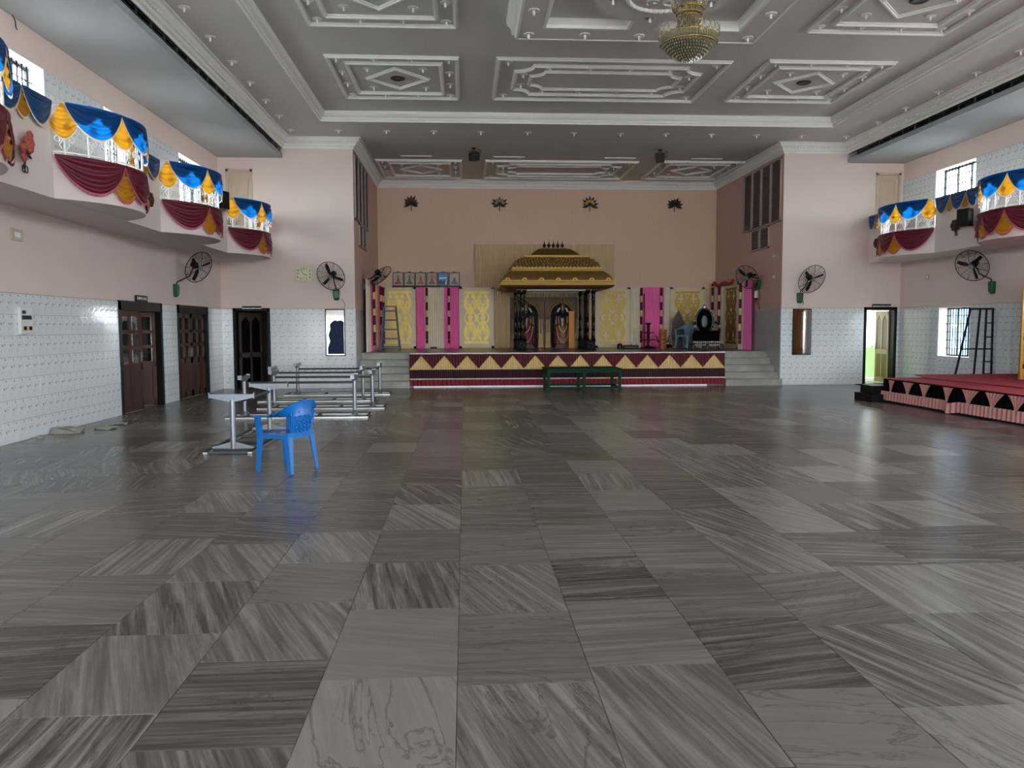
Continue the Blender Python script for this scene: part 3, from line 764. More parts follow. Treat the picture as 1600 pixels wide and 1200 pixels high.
# rooms the doors give on to
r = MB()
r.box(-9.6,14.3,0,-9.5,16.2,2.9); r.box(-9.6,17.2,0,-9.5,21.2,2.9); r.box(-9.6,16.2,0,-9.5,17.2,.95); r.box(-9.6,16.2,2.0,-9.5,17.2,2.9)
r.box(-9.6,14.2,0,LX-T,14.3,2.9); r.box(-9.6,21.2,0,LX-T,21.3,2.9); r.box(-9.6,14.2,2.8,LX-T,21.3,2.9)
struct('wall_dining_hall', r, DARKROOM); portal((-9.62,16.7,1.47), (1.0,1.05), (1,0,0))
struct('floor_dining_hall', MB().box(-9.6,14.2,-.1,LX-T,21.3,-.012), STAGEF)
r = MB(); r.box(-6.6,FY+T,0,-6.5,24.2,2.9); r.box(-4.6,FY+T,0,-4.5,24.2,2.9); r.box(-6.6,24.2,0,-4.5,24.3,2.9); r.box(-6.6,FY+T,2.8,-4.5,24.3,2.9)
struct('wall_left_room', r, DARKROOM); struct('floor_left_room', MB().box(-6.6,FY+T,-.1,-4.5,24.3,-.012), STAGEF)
r = MB(); r.box(9.9,FY+T,0,10.0,24.2,2.9); r.box(13.2,FY+T,0,13.3,24.2,2.9); r.box(9.9,FY+T,2.8,13.3,24.3,2.9)
wallgrid(r, 'y', 24.2, 24.3, 9.9, 13.3, .95, 2.9, [(10.9,12.7,.95,2.35)])
struct('wall_right_room', r, MOULD); struct('wall_right_room_dado', MB().box(10.0,24.14,0,13.2,24.2,.95).box(9.9,24.2,0,13.3,24.3,.95), GREENW)
struct('floor_right_room', MB().box(9.9,FY+T,-.1,13.3,24.3,-.012), STONE); portal((11.8,24.32,1.65), (1.8,1.4), (0,-1,0))
# ------------------------------------------------------------------ windows
DIMPANE = bpy.data.materials.new('dimming_pane'); DIMPANE.use_nodes = True; k_ = NT(DIMPANE)  # pane added to dim this window and its glare on the floor
tr_ = k_.a('ShaderNodeBsdfTransparent'); tr_.inputs['Color'].default_value = (.42,.43,.43,1); dl_ = k_.a('ShaderNodeBsdfTranslucent'); mx_ = k_.a('ShaderNodeMixShader'); mx_.inputs[0].default_value = .25
k_.l.new(tr_.outputs[0], mx_.inputs[1]); k_.l.new(dl_.outputs[0], mx_.inputs[2]); k_.l.new(mx_.outputs[0], k_.out.inputs['Surface'])
wr = struct('window_0'); m = MB()
for b in ((10.9,24.2,.95,10.95,24.28,2.35),(12.65,24.2,.95,12.7,24.28,2.35),(10.9,24.2,.95,12.7,24.28,1.0),(10.9,24.2,2.3,12.7,24.28,2.35),(11.78,24.2,.95,11.82,24.28,2.35)): m.box(*b)
m.obj('window_frame', WHITEP, wr)
MB().box(10.95,24.235,1.0,11.78,24.241,2.3).obj('dimming_pane', DIMPANE, wr); MB().box(11.82,24.235,1.0,12.65,24.241,2.3).obj('dimming_pane', DIMPANE, wr)
def grille_window(name, side, a, b, z0, z1, shutters=False):
    """side L/R: opening in the left/right wall between a and b; frame, bars and panes"""
    s = 1 if side == 'R' else -1; X = (RX if side == 'R' else LX)+s*(T-.06)
    w = struct(name)
    x0, x1 = sorted((X, X+s*.04))
    m = MB(); f = .05
    m.box(x0,a,z0,x1,a+f,z1); m.box(x0,b-f,z0,x1,b,z1); m.box(x0,a,z0,x1,b,z0+f); m.box(x0,a,z1-f,x1,b,z1)
    for k in (1, 2): y = a+(b-a)*k/3; m.box(x0,y-.022,z0,x1,y+.022,z1)
    m.obj('window_frame', STEELD, w)
    for k in range(3):
        ya = a+(b-a)*k/3+(.022 if k else f); yb = a+(b-a)*(k+1)/3-(.022 if k < 2 else f)
        MB().box((x0+x1)/2-.003,ya,z0+f,(x0+x1)/2+.003,yb,z1-f).obj('pane', GLASS, w)
    xb = X-s*.05
    for k in range(1, 12): MB().tube([(xb,a+(b-a)*k/12,z0),(xb,a+(b-a)*k/12,z1)], .012, 5).obj('grille_bar', BLACKM, w)
    n = 7 if z1-z0 > 1.3 else 6
    for k in range(1, n): MB().tube([(xb,a,z0+(z1-z0)*k/n),(xb,b,z0+(z1-z0)*k/n)], .010, 5).obj('grille_rail', BLACKM, w)
    rv = MB(); xi = RX if side == 'R' else LX; q0, q1 = sorted((xi-s*.012, xi+s*(T-.02)))
    for p in ((a,a+.012),(b-.012,b)): rv.box(q0,p[0],z0,q1,p[1],z1)
    rv.box(q0,a,z1-.012,q1,b,z1); rv.box(q0,a-.03,z0-.02,q1,b+.03,z0+.012)
    rv.obj('window_reveal', WHITEP, w)
    return w
n = 1
for a, b in UWL[4:]: grille_window('window_%d' % n, 'L', a, b, *UZ); n += 1
for a, b in UWR[5:]: grille_window('window_%d' % n, 'R', a, b, *UZ); n += 1
wl = grille_window('window_%d' % n, 'R', *RWIN); n += 1
# the blue-washed house and yard wall outside the low window
m = MB(); m.box(15.4,23.9,-.3,15.7,24.8,3.6); struct('wall_neighbour', m, mat('blue_render', (96, 132, 186), .9, var=.08, spec=.1))
m = MB()
for z in (.2,.9,1.6): m.box(15.37,23.95,z,15.4,24.75,z+.05)
for y in (24.0,24.3,24.6): m.box(15.36,y,.1,15.4,y+.05,3.4)
struct('trim_neighbour', m, WHITEP)
struct('trim_added_shade', MB().box(RX+T,17.9,2.35,RX+T+.6,20.0,2.43), MOULD)  # unseen slab, added to shade the neighbour's wall outside the low window
struct('ground_yard', MB().box(-70,-70,-.4,80,90,-.3), mat('dry_yard_soil', (150,151,150), .95))

# ------------------------------------------------------------------ balconies with bowed bays
BZ0, BZ1, BZR = 3.32, 3.88, 4.56
class Side:
    def __init__(s, Xp, sg, wall, bays, sag):
        s.X, s.sg, s.wall, s.bays, s.sag = Xp, sg, wall, bays, sag
        s.h = 1.13; s.R = (s.h**2+sag**2)/(2*sag); s.a = math.asin(s.h/s.R); s.L = 2*s.a*s.R
    def bay(s, yc, off=0.0):
        """path along the bay, 0..L from near to far: point and outward normal"""
        cx = s.X+s.sg*(s.sag-s.R)
        def P(q, extra=0.0):
            th = -s.a+2*s.a*q/s.L; n = Vector((s.sg*math.cos(th), math.sin(th), 0))
            return Vector((cx, yc, 0))+n*(s.R+off+extra), n
        return P
    def line(s, ya, off=0.0):
        def P(q, extra=0.0): return Vector((s.X+s.sg*(off+extra), ya+q, 0)), Vector((s.sg,0,0))
        return P
LS = Side(-5.40, 1, LX, [8.45, 12.17, 15.90, 19.90], .65)
RS = Side(11.03, -1, RX, [11.45, 15.45, 19.45], .55)
def balcony(S, name, y0, y1):
    b = struct(name)
    xi = S.X-S.sg*.02; m = MB(); m.box(min(S.wall,xi), y0, BZ0, max(S.wall,xi), y1, BZ0+.10)
    m.obj('balcony_floor', PALE, b)
    edges = [y0]
    for yc in S.bays: edges += [yc-S.h, yc+S.h]
    edges.append(y1)
    for i in range(0, len(edges), 2):
        ya, yb = edges[i], edges[i+1]
        if yb-ya > .05:
            m = MB(); xa = S.X-S.sg*.10; m.box(min(xa,S.X), ya, BZ0-.004, max(xa,S.X), yb, BZR); m.obj('parapet', PALE, b)
    for yc in S.bays:
        P = S.bay(yc); n = 28
        out = [P(S.L*i/n)[0] for i in range(n+1)]; inn = [P(S.L*i/n, -.08)[0] for i in range(n, -1, -1)]
        MB().prism([(p.x,p.y) for p in out+inn], 'z', BZ0-.004, BZ1).obj('bay_parapet', PALE, b, 2)
        MB().prism([(p.x,p.y) for p in [P(S.L*i/n, -.02)[0] for i in range(n+1)]], 'z', BZ0, BZ0+.1).obj('bay_floor', PALE, b)
        MB().sweep([(-.05,BZ1),(.03,BZ1),(.03,BZ1+.02),(-.05,BZ1+.02)], [(p.x,p.y) for p in (out if S.sg > 0 else out[::-1])]).obj('bay_sill', WHITEP, b)
        for e in (-1, 1): 
            m = MB(); xa = S.X-S.sg*.10; m.box(min(xa,S.X), yc+e*S.h-.012, BZ1, max(xa,S.X), yc+e*S.h+.012, BZR); m.obj('opening_edge', WHITEP, b)
    return b
balcony(LS, 'wall_balcony_left', YB, FY); balcony(RS, 'wall_balcony_right', YB, FY)

def spiral(c, e1, e2, r, turns, n=18, sgn=1):
    return [Vector(c)+(Vector(e1)*math.cos(sgn*turns*2*PI*i/n)+Vector(e2)*math.sin(sgn*turns*2*PI*i/n))*r*(1-.8*i/n) for i in range(n+1)]
def railing(S, yc, label):
    P = S.bay(yc, -.02); c = P(S.L/2)[0]
    t = thing('balcony_railing', label, 'railing', (c.x, c.y, BZ1+.02))
    MB().tube([P(S.L*i/24)[0]+Vector((0,0,BZR-.015)) for i in range(25)], .018, 6).obj('top_rail', WHITEP, t, True, True)
    MB().tube([P(S.L*i/24)[0]+Vector((0,0,BZ1+.06)) for i in range(25)], .010, 6).obj('bottom_rail', WHITEP, t, True, True)
    for k in range(9):
        q = S.L*(k+.5)/9; p, n = P(q); tg = Vector((-n.y, n.x, 0)); z = Vector((0,0,1))
        o = MB().tube([p+z*(BZ1+.02), p+z*(BZR-.02)], .013, 6).obj('baluster', WHITEP, t, False, True)
        d = MB(); cc = p+z*4.27
        d.add([cc+z*.075, cc-z*.075, cc+tg*.06, cc-tg*.06, cc+n*.03, cc-n*.03], [(0,2,4),(0,4,3),(0,3,5),(0,5,2),(1,4,2),(1,3,4),(1,5,3),(1,2,5)])
        d.obj('diamond_knob', STEEL, o, False, True)
        for sg in ((1,) if k % 2 else (-1, 1)):
            MB().tube([p+z*(BZ1+.05)]+[p+tg*sg*.06*j+z*(BZ1+.08+.07*j) for j in (1,)]+spiral(p+tg*sg*.075+z*4.10, -tg*sg, z, .06, 1.2), .008, 5).obj('scroll', WHITEP, o, True, True)
for S, nm in ((LS, 'left'), (RS, 'right')):
    lst = S.bays if nm == 'left' else S.bays[1:]
    words = {('left',4): ['cut by the left edge of the photo','nearest the camera in full view','second bay from the stage','closest to the stage'], ('right',2): ['cut by the right edge of the photo','closest to the stage']}[(nm, len(lst))]
    for yc, wd in zip(lst, words):
        railing(S, yc, 'white scrolled iron railing, %s balcony bay %s' % (nm, wd))

def swag(t, P, q0, q1, z, drop, m, fr, lift=0.0, lining=None):
    """a U of cloth hung between q0 and q1 on the path"""
    w = q1-q0
    def d(u): return .03+drop*max(0, 1-abs(2*u-1)**2.0)**.85
    def f(u, v):
        s = 2*u-1; b = .012+lift+(.016*math.sin(v*PI*7+.5)*(1-s*s)+.05*v*(1-s*s)*math.sin(PI*min(1,v*.9)))
        p, n = P(q0+w*u, b)
        return p+Vector((0,0,z-d(u)*v))
    o = MB().grid(f, 20, 22).obj('swag', m, t, True, True)
    def g(u, v):
        s = 2*u-1; p, n = P(q0+w*u, .012+lift+.03*(1-s*s)+.004); dd = d(u)-.004
        return p+Vector((0,0,z-dd-v*.035*(1+.25*math.sin(u*120))))
    MB().grid(g, 40, 1).obj('fringe', fr, o, False, True)
    if lining:
        def h(u, v):
            x = abs(2*u-1); p, n = P(q0+w*u, lift+.004); return p+Vector((0,0,z-.004-(d(u)-.012)*v*min(1, .30+.70*x/.72)))
        MB().grid(h, 24, 8).obj('lining', lining, o, True, True)
    return o
def tail(t, P, qc, wmax, z, drop, m, fr, lift=0.0):
    """a fan of cloth, gathered at the top and wide at its rounded foot"""
    def hw(v): return wmax/2*(.10+.90*min(1, v/.72)**.8)
    def f(u, v):
        s = 2*u-1; p, n = P(qc+s*hw(v), lift+.006+.016*math.sin(v*PI*8)*(1-s*s*.5)+.03*v)
        return p+Vector((0,0,z-drop*v*(1-.33*abs(s)**2.2*v)))
    o = MB().grid(f, 14, 22).obj('tail', m, t, True, True)
    def g(u, v):
        s = 2*u-1; p, n = P(qc+s*hw(1), lift+.03)
        return p+Vector((0,0,z-drop*(1-.33*abs(s)**2.2)+.004-v*.03*(1+.25*math.sin(u*90))))
    MB().grid(g, 26, 1).obj('fringe', fr, o, False, True)
def rail_valance(S, P, L, label, loc, plain=False):
    t = thing('rail_valance', label, 'valance', loc)
    if plain:
        n = max(2, round(L/.62)); w = L/n
        for k in range(n): swag(t, P, k*w+.01, (k+1)*w-.01, BZR+.02, .36, BLUE, FRW, 0, BLUEL)
        for k in range(1, n): tail(t, P, k*w, .32, BZR+.01, .38, YEL, FRW, -.008)
    else:
        for a, b in ((.16,.94),(.94,1.80),(1.80,L-.16)):
            swag(t, P, a, b, BZR+.02, .40, BLUEB, FRW, .012, BLUEL)
        for q, wm in ((.13,.30), (.94,.42), (1.80,.42), (L-.13,.30)): tail(t, P, q, wm, BZR+.01, .46, YEL, FRW)
def bay_valance(S, P, L, label, loc):
    t = thing('bay_valance', label, 'valance', loc)
    for a, b in ((.02,.98),(.98,L-.98),(L-.98,L-.02)): swag(t, P, a, b, BZ1+.015, .44, RED, FRP, .012)
    for q in (.98, L-.98, L-.03): tail(t, P, min(q, L-.12), .44, BZ1, .50, YEL, FRP)
names = ['bay cut by the photo edge', 'nearest fully seen bay', 'middle bay', 'bay beside the stage pier']
for yc, nm in zip(LS.bays, names):
    c = LS.bay(yc)(LS.L/2)[0]
    rail_valance(LS, LS.bay(yc, .02), LS.L, 'blue and yellow swags railed on left balcony, '+nm, (c.x,c.y,4.1))
    bay_valance(LS, LS.bay(yc, .012), LS.L, 'crimson and yellow swags low on left balcony, '+nm, (c.x,c.y,BZ0))
for yc, nm in zip(RS.bays[1:], ['bay cut by the photo edge', 'bay nearest the stage']):
    c = RS.bay(yc)(RS.L/2)[0]
    rail_valance(RS, RS.bay(yc, .02), RS.L, 'blue and yellow swags railed on right balcony, '+nm, (c.x,c.y,4.1))
    bay_valance(RS, RS.bay(yc, .012), RS.L, 'crimson and yellow swags low on right balcony, '+nm, (c.x,c.y,BZ0))
for S, ya, yb, lb in ((LS, 9.58, 11.04, 'dull blue swags on the plain left parapet, nearest the camera'), (LS, 13.30, 14.77, 'dull blue swags on the plain left parapet between the two nearest full bays'),
                      (LS, 17.03, 18.77, 'dull blue swags on the plain left parapet behind the black loudspeaker'), (RS, 20.58, FY, 'short blue swags on the right parapet against the pier wall'),
                      (RS, 16.58, 18.32, 'blue and ochre swags on the right parapet between its two bays')):
    rail_valance(S, S.line(ya, .012), yb-ya, lb, (S.X, (ya+yb)/2, 4.15), True)

# ------------------------------------------------------------------ loudspeakers and flowers on the balconies
def speaker(name, label, c, face, sc=.7):
    t = thing(name, label, 'loudspeaker', c, math.atan2(face[1], face[0])-PI/2)   # local +Y is the front
    o = MB().loft([[Vector(p) for p in ((-.17,-.14,-.27),(.17,-.14,-.27),(.17,-.14,.27),(-.17,-.14,.27))], [Vector(p) for p in ((-.21,.14,-.27),(.21,.14,-.27),(.21,.14,.27),(-.21,.14,.27))]]).obj('cabinet', BLACK, t); bevel(o, .015)
    MB().box(-.18,.14,-.24,.18,.15,.24).obj('front_grille', BLACKM, t)
    m = MB(); m.tube([(0,-.14,0),(0,-.24,0)], .025); m.box(-.05,-.26,-.08,.05,-.24,.08); m.obj('wall_bracket', BLACKM, t)
    t.scale = (sc, sc, sc); return t
speaker('loudspeaker', 'black loudspeaker hung on the left parapet between two blue valances', (-5.19, 17.72, 4.34), (1,-.35))
speaker('loudspeaker', 'black loudspeaker hung on the right parapet beside the near bay', (10.78, 16.80, 3.92), (-1,-.3))
def spray(label, c, n, kind, scale=1.0, leaf_col=None):
    """artificial flower spray: stems, leaves and blossoms, pinned to a wall facing n"""
    t = thing('flower_spray', label, 'flowers', c, math.atan2(n[1], n[0])-PI/2)
    rnd = random.Random(int(abs(c[0])*100+abs(c[1])*17)); s = scale
    lm = mat('dark_leaf', (34, 34, 26), .6, transl=.1) if leaf_col is None else leaf_col
    st = MB()
    if kind == 'blossom':
        st.tube([(0,.02,-.30*s),(.01*s,.04,-.1*s),(0,.06,.05*s)], .022*s, 6)
        for e in (-1, 1): st.tube([(e*.05*s+.05*s*math.cos(a),.03,-.30*s+.07*s*math.sin(a)) for a in [i*PI/5 for i in range(11)]], .012*s, 5)
        st.obj('stem', mat('dark_stem', (30, 26, 22), .6), t)
        for k, (x, z, r) in enumerate(((-.05,.36,.10),(.0,.14,.15),(.22,.06,.11),(.20,-.12,.09),(-.10,.22,.09),(.1,.25,.08))):
            m = MB()
            for j in range(9):
                a = j*2*PI/9+k; m.sphere((x*s+.5*r*s*math.cos(a), .08+.02*rnd.random(), z*s+.5*r*s*math.sin(a)), (r*.5*s, r*.35*s, r*.5*s), 7, 5)
            m.sphere((x*s,.11,z*s), (r*.4*s,r*.3*s,r*.4*s), 7, 5)
            m.obj('blossom', mat('dusty_red_blossom', (176, 84, 70), .6, var=.12), t, True)
        nl = 7
    elif kind == 'dark':
        st.tube([(0,.02,-.25*s),(0,.05,0)], .018*s, 6); st.tube([(.06*s,.03,-.26*s+.0),(.03*s,.05,-.1*s),(0,.05,0)], .012*s, 5)
        st.obj('stem', mat('dark_stem', (30, 26, 22), .6), t)
        for k in range(6):
            a = k*PI/3; m = MB()
            for j in range(6): b = j*PI/3; m.sphere((.09*s*math.cos(a)+.05*s*math.cos(b), .08, .06*s+.08*s*math.sin(a)+.05*s*math.sin(b)), (.05*s,.04*s,.05*s), 6, 4)
            m.obj('blossom', mat('wine_blossom', (70, 26, 26), .7), t, True)
        nl = 6
    else:
        st.tube([(0,.02,-.18*s),(0,.04,0)], .012*s, 5); st.obj('stem', mat('dark_stem', (30, 26, 22), .6), t)
        bc = {'brown': (96, 44, 34), 'green': (150, 142, 110), 'yellow': (196, 156, 60), 'black': (30, 24, 24)}[kind]
        for k in range(5):
            a = .3+k*.62; m = MB(); m.sphere((.11*s*math.cos(a), .07, .02*s+.10*s*math.sin(a)), (.055*s,.035*s,.05*s), 7, 5); m.obj('blossom', mat('sprig_blossom_'+kind, bc, .6), t, True)
        nl = 9
    for k in range(nl):
        a = -0.3+k*(PI+.6)/max(1, nl-1); L = (.17+.08*rnd.random())*s; d = Vector((math.cos(a), .15*rnd.random(), math.sin(a))); q = Vector((-d.z, .0, d.x))
        b0 = Vector((0,.045,0)); m = MB()
        V = [b0, b0+d*L*.35+q*.035*s, b0+d*L*.7+q*.04*s, b0+d*L*1.15, b0+d*L*.7-q*.04*s, b0+d*L*.35-q*.035*s]; up = Vector((0,.012,0))
        m.add(V+[b0+up+d*L*.35, b0+up+d*L*.7], [(0,1,6),(1,2,7,6),(2,3,7),(3,4,7),(4,5,6,7),(5,0,6)]); m.obj('leaf', lm, t)
    return t
spray('cluster of dusty red blossoms on the left parapet, near the left edge of the photo', (LS.X, 10.30, 3.74), (1,0), 'blossom', .62)
spray('dry dark flower spray on the left parapet beside the nearest bay', (LS.X, 14.10, 3.74), (1,0), 'dark', .75)
spray('dark wine flower spray on the right parapet between the two bays', (RS.X, 17.45, 3.80), (-1,0), 'dark', .75)
spray('dark wine flower spray on the right parapet against the pier wall', (RS.X, 20.85, 3.76), (-1,0), 'dark', .75)
for x, kd, lb in ((-1.75,'brown','russet leafy sprig high on the stage back wall, leftmost of four'), (1.2,'green','pale speckled sprig high on the stage back wall, second from left'), (4.25,'yellow','yellow centred sprig high on the stage back wall, third from left'), (7.15,'black','dark fan shaped sprig high on the stage back wall, rightmost of four')):
    spray(lb, (x, BY, 5.70), (0,-1), kd, 1.15)

# ------------------------------------------------------------------ blue plastic armchair
def armchair(name, label, loc, rz, m, seat_m=None):
    """front is local -Y; one moulded shell built as seat, back, band, legs"""
    t = thing(name, label, 'chair', loc, rz)
    # seat pan, dished, rolled over at the front, with its apron
    def seat(u, v):
        x = (u-.5)*2; y = (v-.5)*2; w = .225+.012*(-y); 
        z = .425-.014*(1-x*x)*(1-y*y)-.03*max(0,-y-.75)**1.2*4
        return (x*w, y*.205, z)
    MB().grid(seat, 14, 14, (0,0,-.014)).obj('seat', m, t, 2)
    ap = MB()
    def apron(x0, y0, x1, y1, d):
        def f(u, v): a = 4*u*(1-u); return (x0+(x1-x0)*u, y0+(y1-y0)*u, .424-v*(.045+(1-a)**3*.07))
        n = Vector((y1-y0, x0-x1, 0)).normalized()*.012
        ap.grid(f, 12, 2, n)
    apron(-.232,-.20,.232,-.20,1); apron(.232,-.20,.205,.205,1); apron(.205,.205,-.205,.205,1); apron(-.205,.205,-.232,-.20,1)
    ap.obj('apron', m, t, 2)
    # legs: V sections, flaring down
    def leg(x, y, x2, y2, top, w, nm='leg'):
        sx, sy = (1 if x > 0 else -1), (1 if y > 0 else -1); secs = []
        for k in range(9):
            q = k/8; cx, cy = x2+(x-x2)*q, y2+(y-y2)*q; ww = w*(.52+.48*q); th = .010; z = top*q
            L = [(0,0),(-ww*sx,0),(-ww*sx,-th*sy),(-ww*.45*sx,-th*sy),(-ww*.36*sx,-ww*.16*sy),(-ww*.16*sx,-ww*.36*sy),(-th*sx,-ww*.45*sy),(-th*sx,-ww*sy),(0,-ww*sy)]
            secs.append([Vector((cx+a, cy+b, z)) for a, b in L])
        return MB().loft(secs).obj(nm, m, t, 2)
    for s in (-1, 1):
        leg(s*.240, -.210, s*.254, -.224, .42, .098); leg(s*.210, .214, s*.226, .264, .44, .078)
    # the band: arm posts, arms and the broad top of the back in one ribbon
    C = []
    prof = [(.246,-.200,.40,(1,0,0),(0,1,0),.058,.010), (.250,-.205,.50,(1,0,0),(0,1,0),.052,.010), (.256,-.208,.58,(1,0,0),(0,1,.15),.056,.010), (.258,-.205,.628,(.5,0,.85),(1,0,0),.010,.034)]
    # posts
    for s in (-1, 1):
        secs = []
        for x, y, z, hw in ((.238,-.165,.40,.046),(.243,-.172,.47,.042),(.250,-.178,.55,.040),(.258,-.180,.612,.044)):
            secs.append([Vector((s*(x+a), y+b, z)) for a, b in ((-.012,-hw),(.006,-hw*1.02),(.013,-hw*.5),(.013,hw*.5),(.006,hw),(-.012,hw))])
        MB().loft(secs).obj('arm_post', m, t, 2)
    pts = [(.258,-.215,.620,.036,90),(.262,-.15,.626,.036,88),(.268,-.06,.630,.035,84),(.272,.03,.645,.038,75),(.268,.10,.672,.046,58),(.248,.165,.712,.058,35),(.205,.215,.752,.070,14),(.145,.250,.782,.078,4),(.075,.268,.798,.082,0),(0,.273,.803,.083,0)]
    pts = [p for p in pts] + [(-p[0],p[1],p[2],p[3],p[4]) for p in pts[-2::-1]]
    # refine by Catmull-Rom
    fine = []
    for i in range(len(pts)-1):
        p0, p1, p2, p3 = [pts[max(0,min(len(pts)-1,i+j))] for j in (-1,0,1,2)]
        for k in range(3):
            u = k/3; fine.append([.5*((2*b)+(c-a)*u+(2*a-5*b+4*c-d)*u*u+(3*b-a-3*c+d)*u**3) for a, b, c, d in zip(p0,p1,p2,p3)])
    fine.append(list(pts[-1]))
    secs = []
    for i, (x, y, z, hw, ang) in enumerate(fine):
        a, b = fine[max(0,i-1)], fine[min(len(fine)-1,i+1)]
        tg = Vector((b[0]-a[0], b[1]-a[1], b[2]-a[2])).normalized()
        out = Vector((x*.9, max(.0, y)*1.1+.02, 0)); out = (out-tg*out.dot(tg)); out.normalize()
        upv = tg.cross(out).normalized(); upv = upv if upv.z >= 0 else -upv
        al = math.radians(ang); wv = (upv*math.cos(al)+out*math.sin(al)); nv = (out*math.cos(al)-upv*math.sin(al))
        c = Vector((x, y, z)); top = c + (wv*0 if ang > 60 else Vector((0,0,0)))
        if ang <= 60: c = c - upv*hw*math.cos(al)
        secs.append([c+wv*(hw*p)+nv*(.007*q+.010*(abs(p)**3)*(1 if q > 0 else 1)) for p, q in ((-1,-1),(-.5,-1.1),(0,-1.2),(.5,-1.1),(1,-1),(1,1),(.5,1.1),(0,1.2),(-.5,1.1),(-1,1))])
    MB().loft(secs).obj('arm_and_top_band', m, t, 2)
    # back panel, wide at the top, with pressed leaf ornament
    def bk(u, v):
        x = (u-.5)*2; w = .165+.045*v**1.4; y = .205+.062*v*(1-.35*x*x)+.020*(1-x*x)*math.sin(PI*v)
        return (x*w, y, .425+.285*v-.05*v*x*x)
    MB().grid(bk, 12, 14, (0,-.010,.0)).obj('back_panel', m, t, 2)
    m2 = MB(); rnd = random.Random(3)
    for s in (-1, 1):
        m2.tube([Vector(bk(.5+s*.47, v/10))+Vector((0,.006,0)) for v in range(11)], .009, 6)
    for i in range(4):
        for j in range(5):
            c = Vector(bk(.16+.68*(i+.5*(j%2))/3.6, .10+.80*j/4)); a = rnd.uniform(0, PI)
            m2.tube([c+Vector((.016*math.cos(a+q)*(1-.1*q), .012, .020*math.sin(a+q)*(1-.1*q))) for q in [k*.8 for k in range(7)]], .0055, 5)
            m2.sphere((c.x, c.y+.012, c.z), (.008,.006,.012), 6, 4)
    m2.obj('leaf_ornament', m, t, True)
    MB().grid(lambda u, v: ((u-.5)*.40, .212, .40+.045*v), 6, 1, (0,.012,0)).obj('back_rail', m, t)
    return t
armchair('plastic_armchair', 'royal blue plastic armchair alone on the marble floor beside the nearest table frame', (-2.02, 9.10, 0), math.radians(-120), PLASTIC)

# ------------------------------------------------------------------ steel table frames without tops
def table_frame(label, loc, rz, L=1.95):
    t = thing('table_frame', label, 'table frame', loc, rz, 'steel table frames without tops')
    h = .745; W = .28; E = L/2+.27
    for s in (-1, 1):
        o = bevel(MB().box(-E, s*W-.028, 0, E, s*W+.028, .03).obj('base_rail', SILVER, t), .004); MB().box(-E-.004, s*W-.024, .03, E+.004, s*W+.024, .042).obj('rail_cap', BLACKM, o)
    for x in (-E+.03, -L/2, -L/6, L/6, L/2, E-.03): MB().box(x-.022, -W+.028, .004, x+.022, W-.028, .034).obj('base_crossbar', STEELD, t)
    for s in (-1, 1):
        x = s*L/2
        MB().tube([(x,0,.034),(x,0,h-.07)], .036, 14).obj('post', STEEL, t, 2)
        MB().prism([(-.27,.036),(.27,.036),(.27,.055),(.05,.115),(-.05,.115),(-.27,.055)], 'x', x-.02, x+.02).obj('foot_plate', STEEL, t)
        a = MB().prism([(-.28,h),(.28,h),(.28,h-.045),(.05,h-.095),(-.05,h-.095),(-.28,h-.045)], 'x', x-.03, x+.03).obj('top_arm', STEEL, t)
        m = MB()
        for q in (-1, 1): m.box(x-.035, q*.285-.006, h-.055, x+.035, q*.285+.006, h+.022)
        m.obj('end_plate', STEEL, a)
    MB().tube([(-L/2,0,h-.125),(L/2,0,h-.125)], .022, 10).obj('stretcher', STEELD, t, 2)
    return t
for lb, loc, rz in (('bare steel table frame standing lengthwise beside the blue armchair, nearest the camera', (-3.02, 11.50, 0), PI/2),
                    ('bare steel table frame set crosswise, nearest of the four crosswise ones, behind the blue armchair', (-2.97, 14.52, 0), .01),
                    ('bare steel table frame set crosswise, second of the four from the camera', (-2.83, 16.12, 0), -.02),
                    ('bare steel table frame set crosswise, third of the four from the camera', (-3.22, 17.72, 0), 0),
                    ('bare steel table frame set crosswise, farthest one, closest to the stage steps', (-3.02, 19.32, 0), 0)):
    table_frame(lb, loc, rz)

# ------------------------------------------------------------------ green bench by the stage
t = thing('green_bench', 'low green wooden bench table in front of the stage skirt', 'bench', (2.96, 20.2, 0))
bw, bd, bh = .92, .54, .57
bevel(MB().box(-bw-.03,-bd-.03,bh-.035,bw+.03,bd+.03,bh).obj('bench_top', GREEN, t), .006)
for x in (-bw+.03, 0, bw-.03):
    for y in (-bd+.03, bd-.03): MB().box(x-.035,y-.035,0,x+.035,y+.035,bh-.035).obj('leg', GREEN, t)
for y in (-bd+.03, bd-.03):
    MB().box(-bw,y-.02,bh-.10,bw,y+.02,bh-.035).obj('apron', GREEN, t); MB().box(-bw,y-.02,.07,bw,y+.02,.12).obj('lower_rail', GREEN, t)
for x in (-bw+.03, bw-.03):
    MB().box(x-.02,-bd,bh-.10,x+.02,bd,bh-.035).obj('apron', GREEN, t); MB().box(x-.02,-bd,.07,x+.02,bd,.12).obj('lower_rail', GREEN, t)

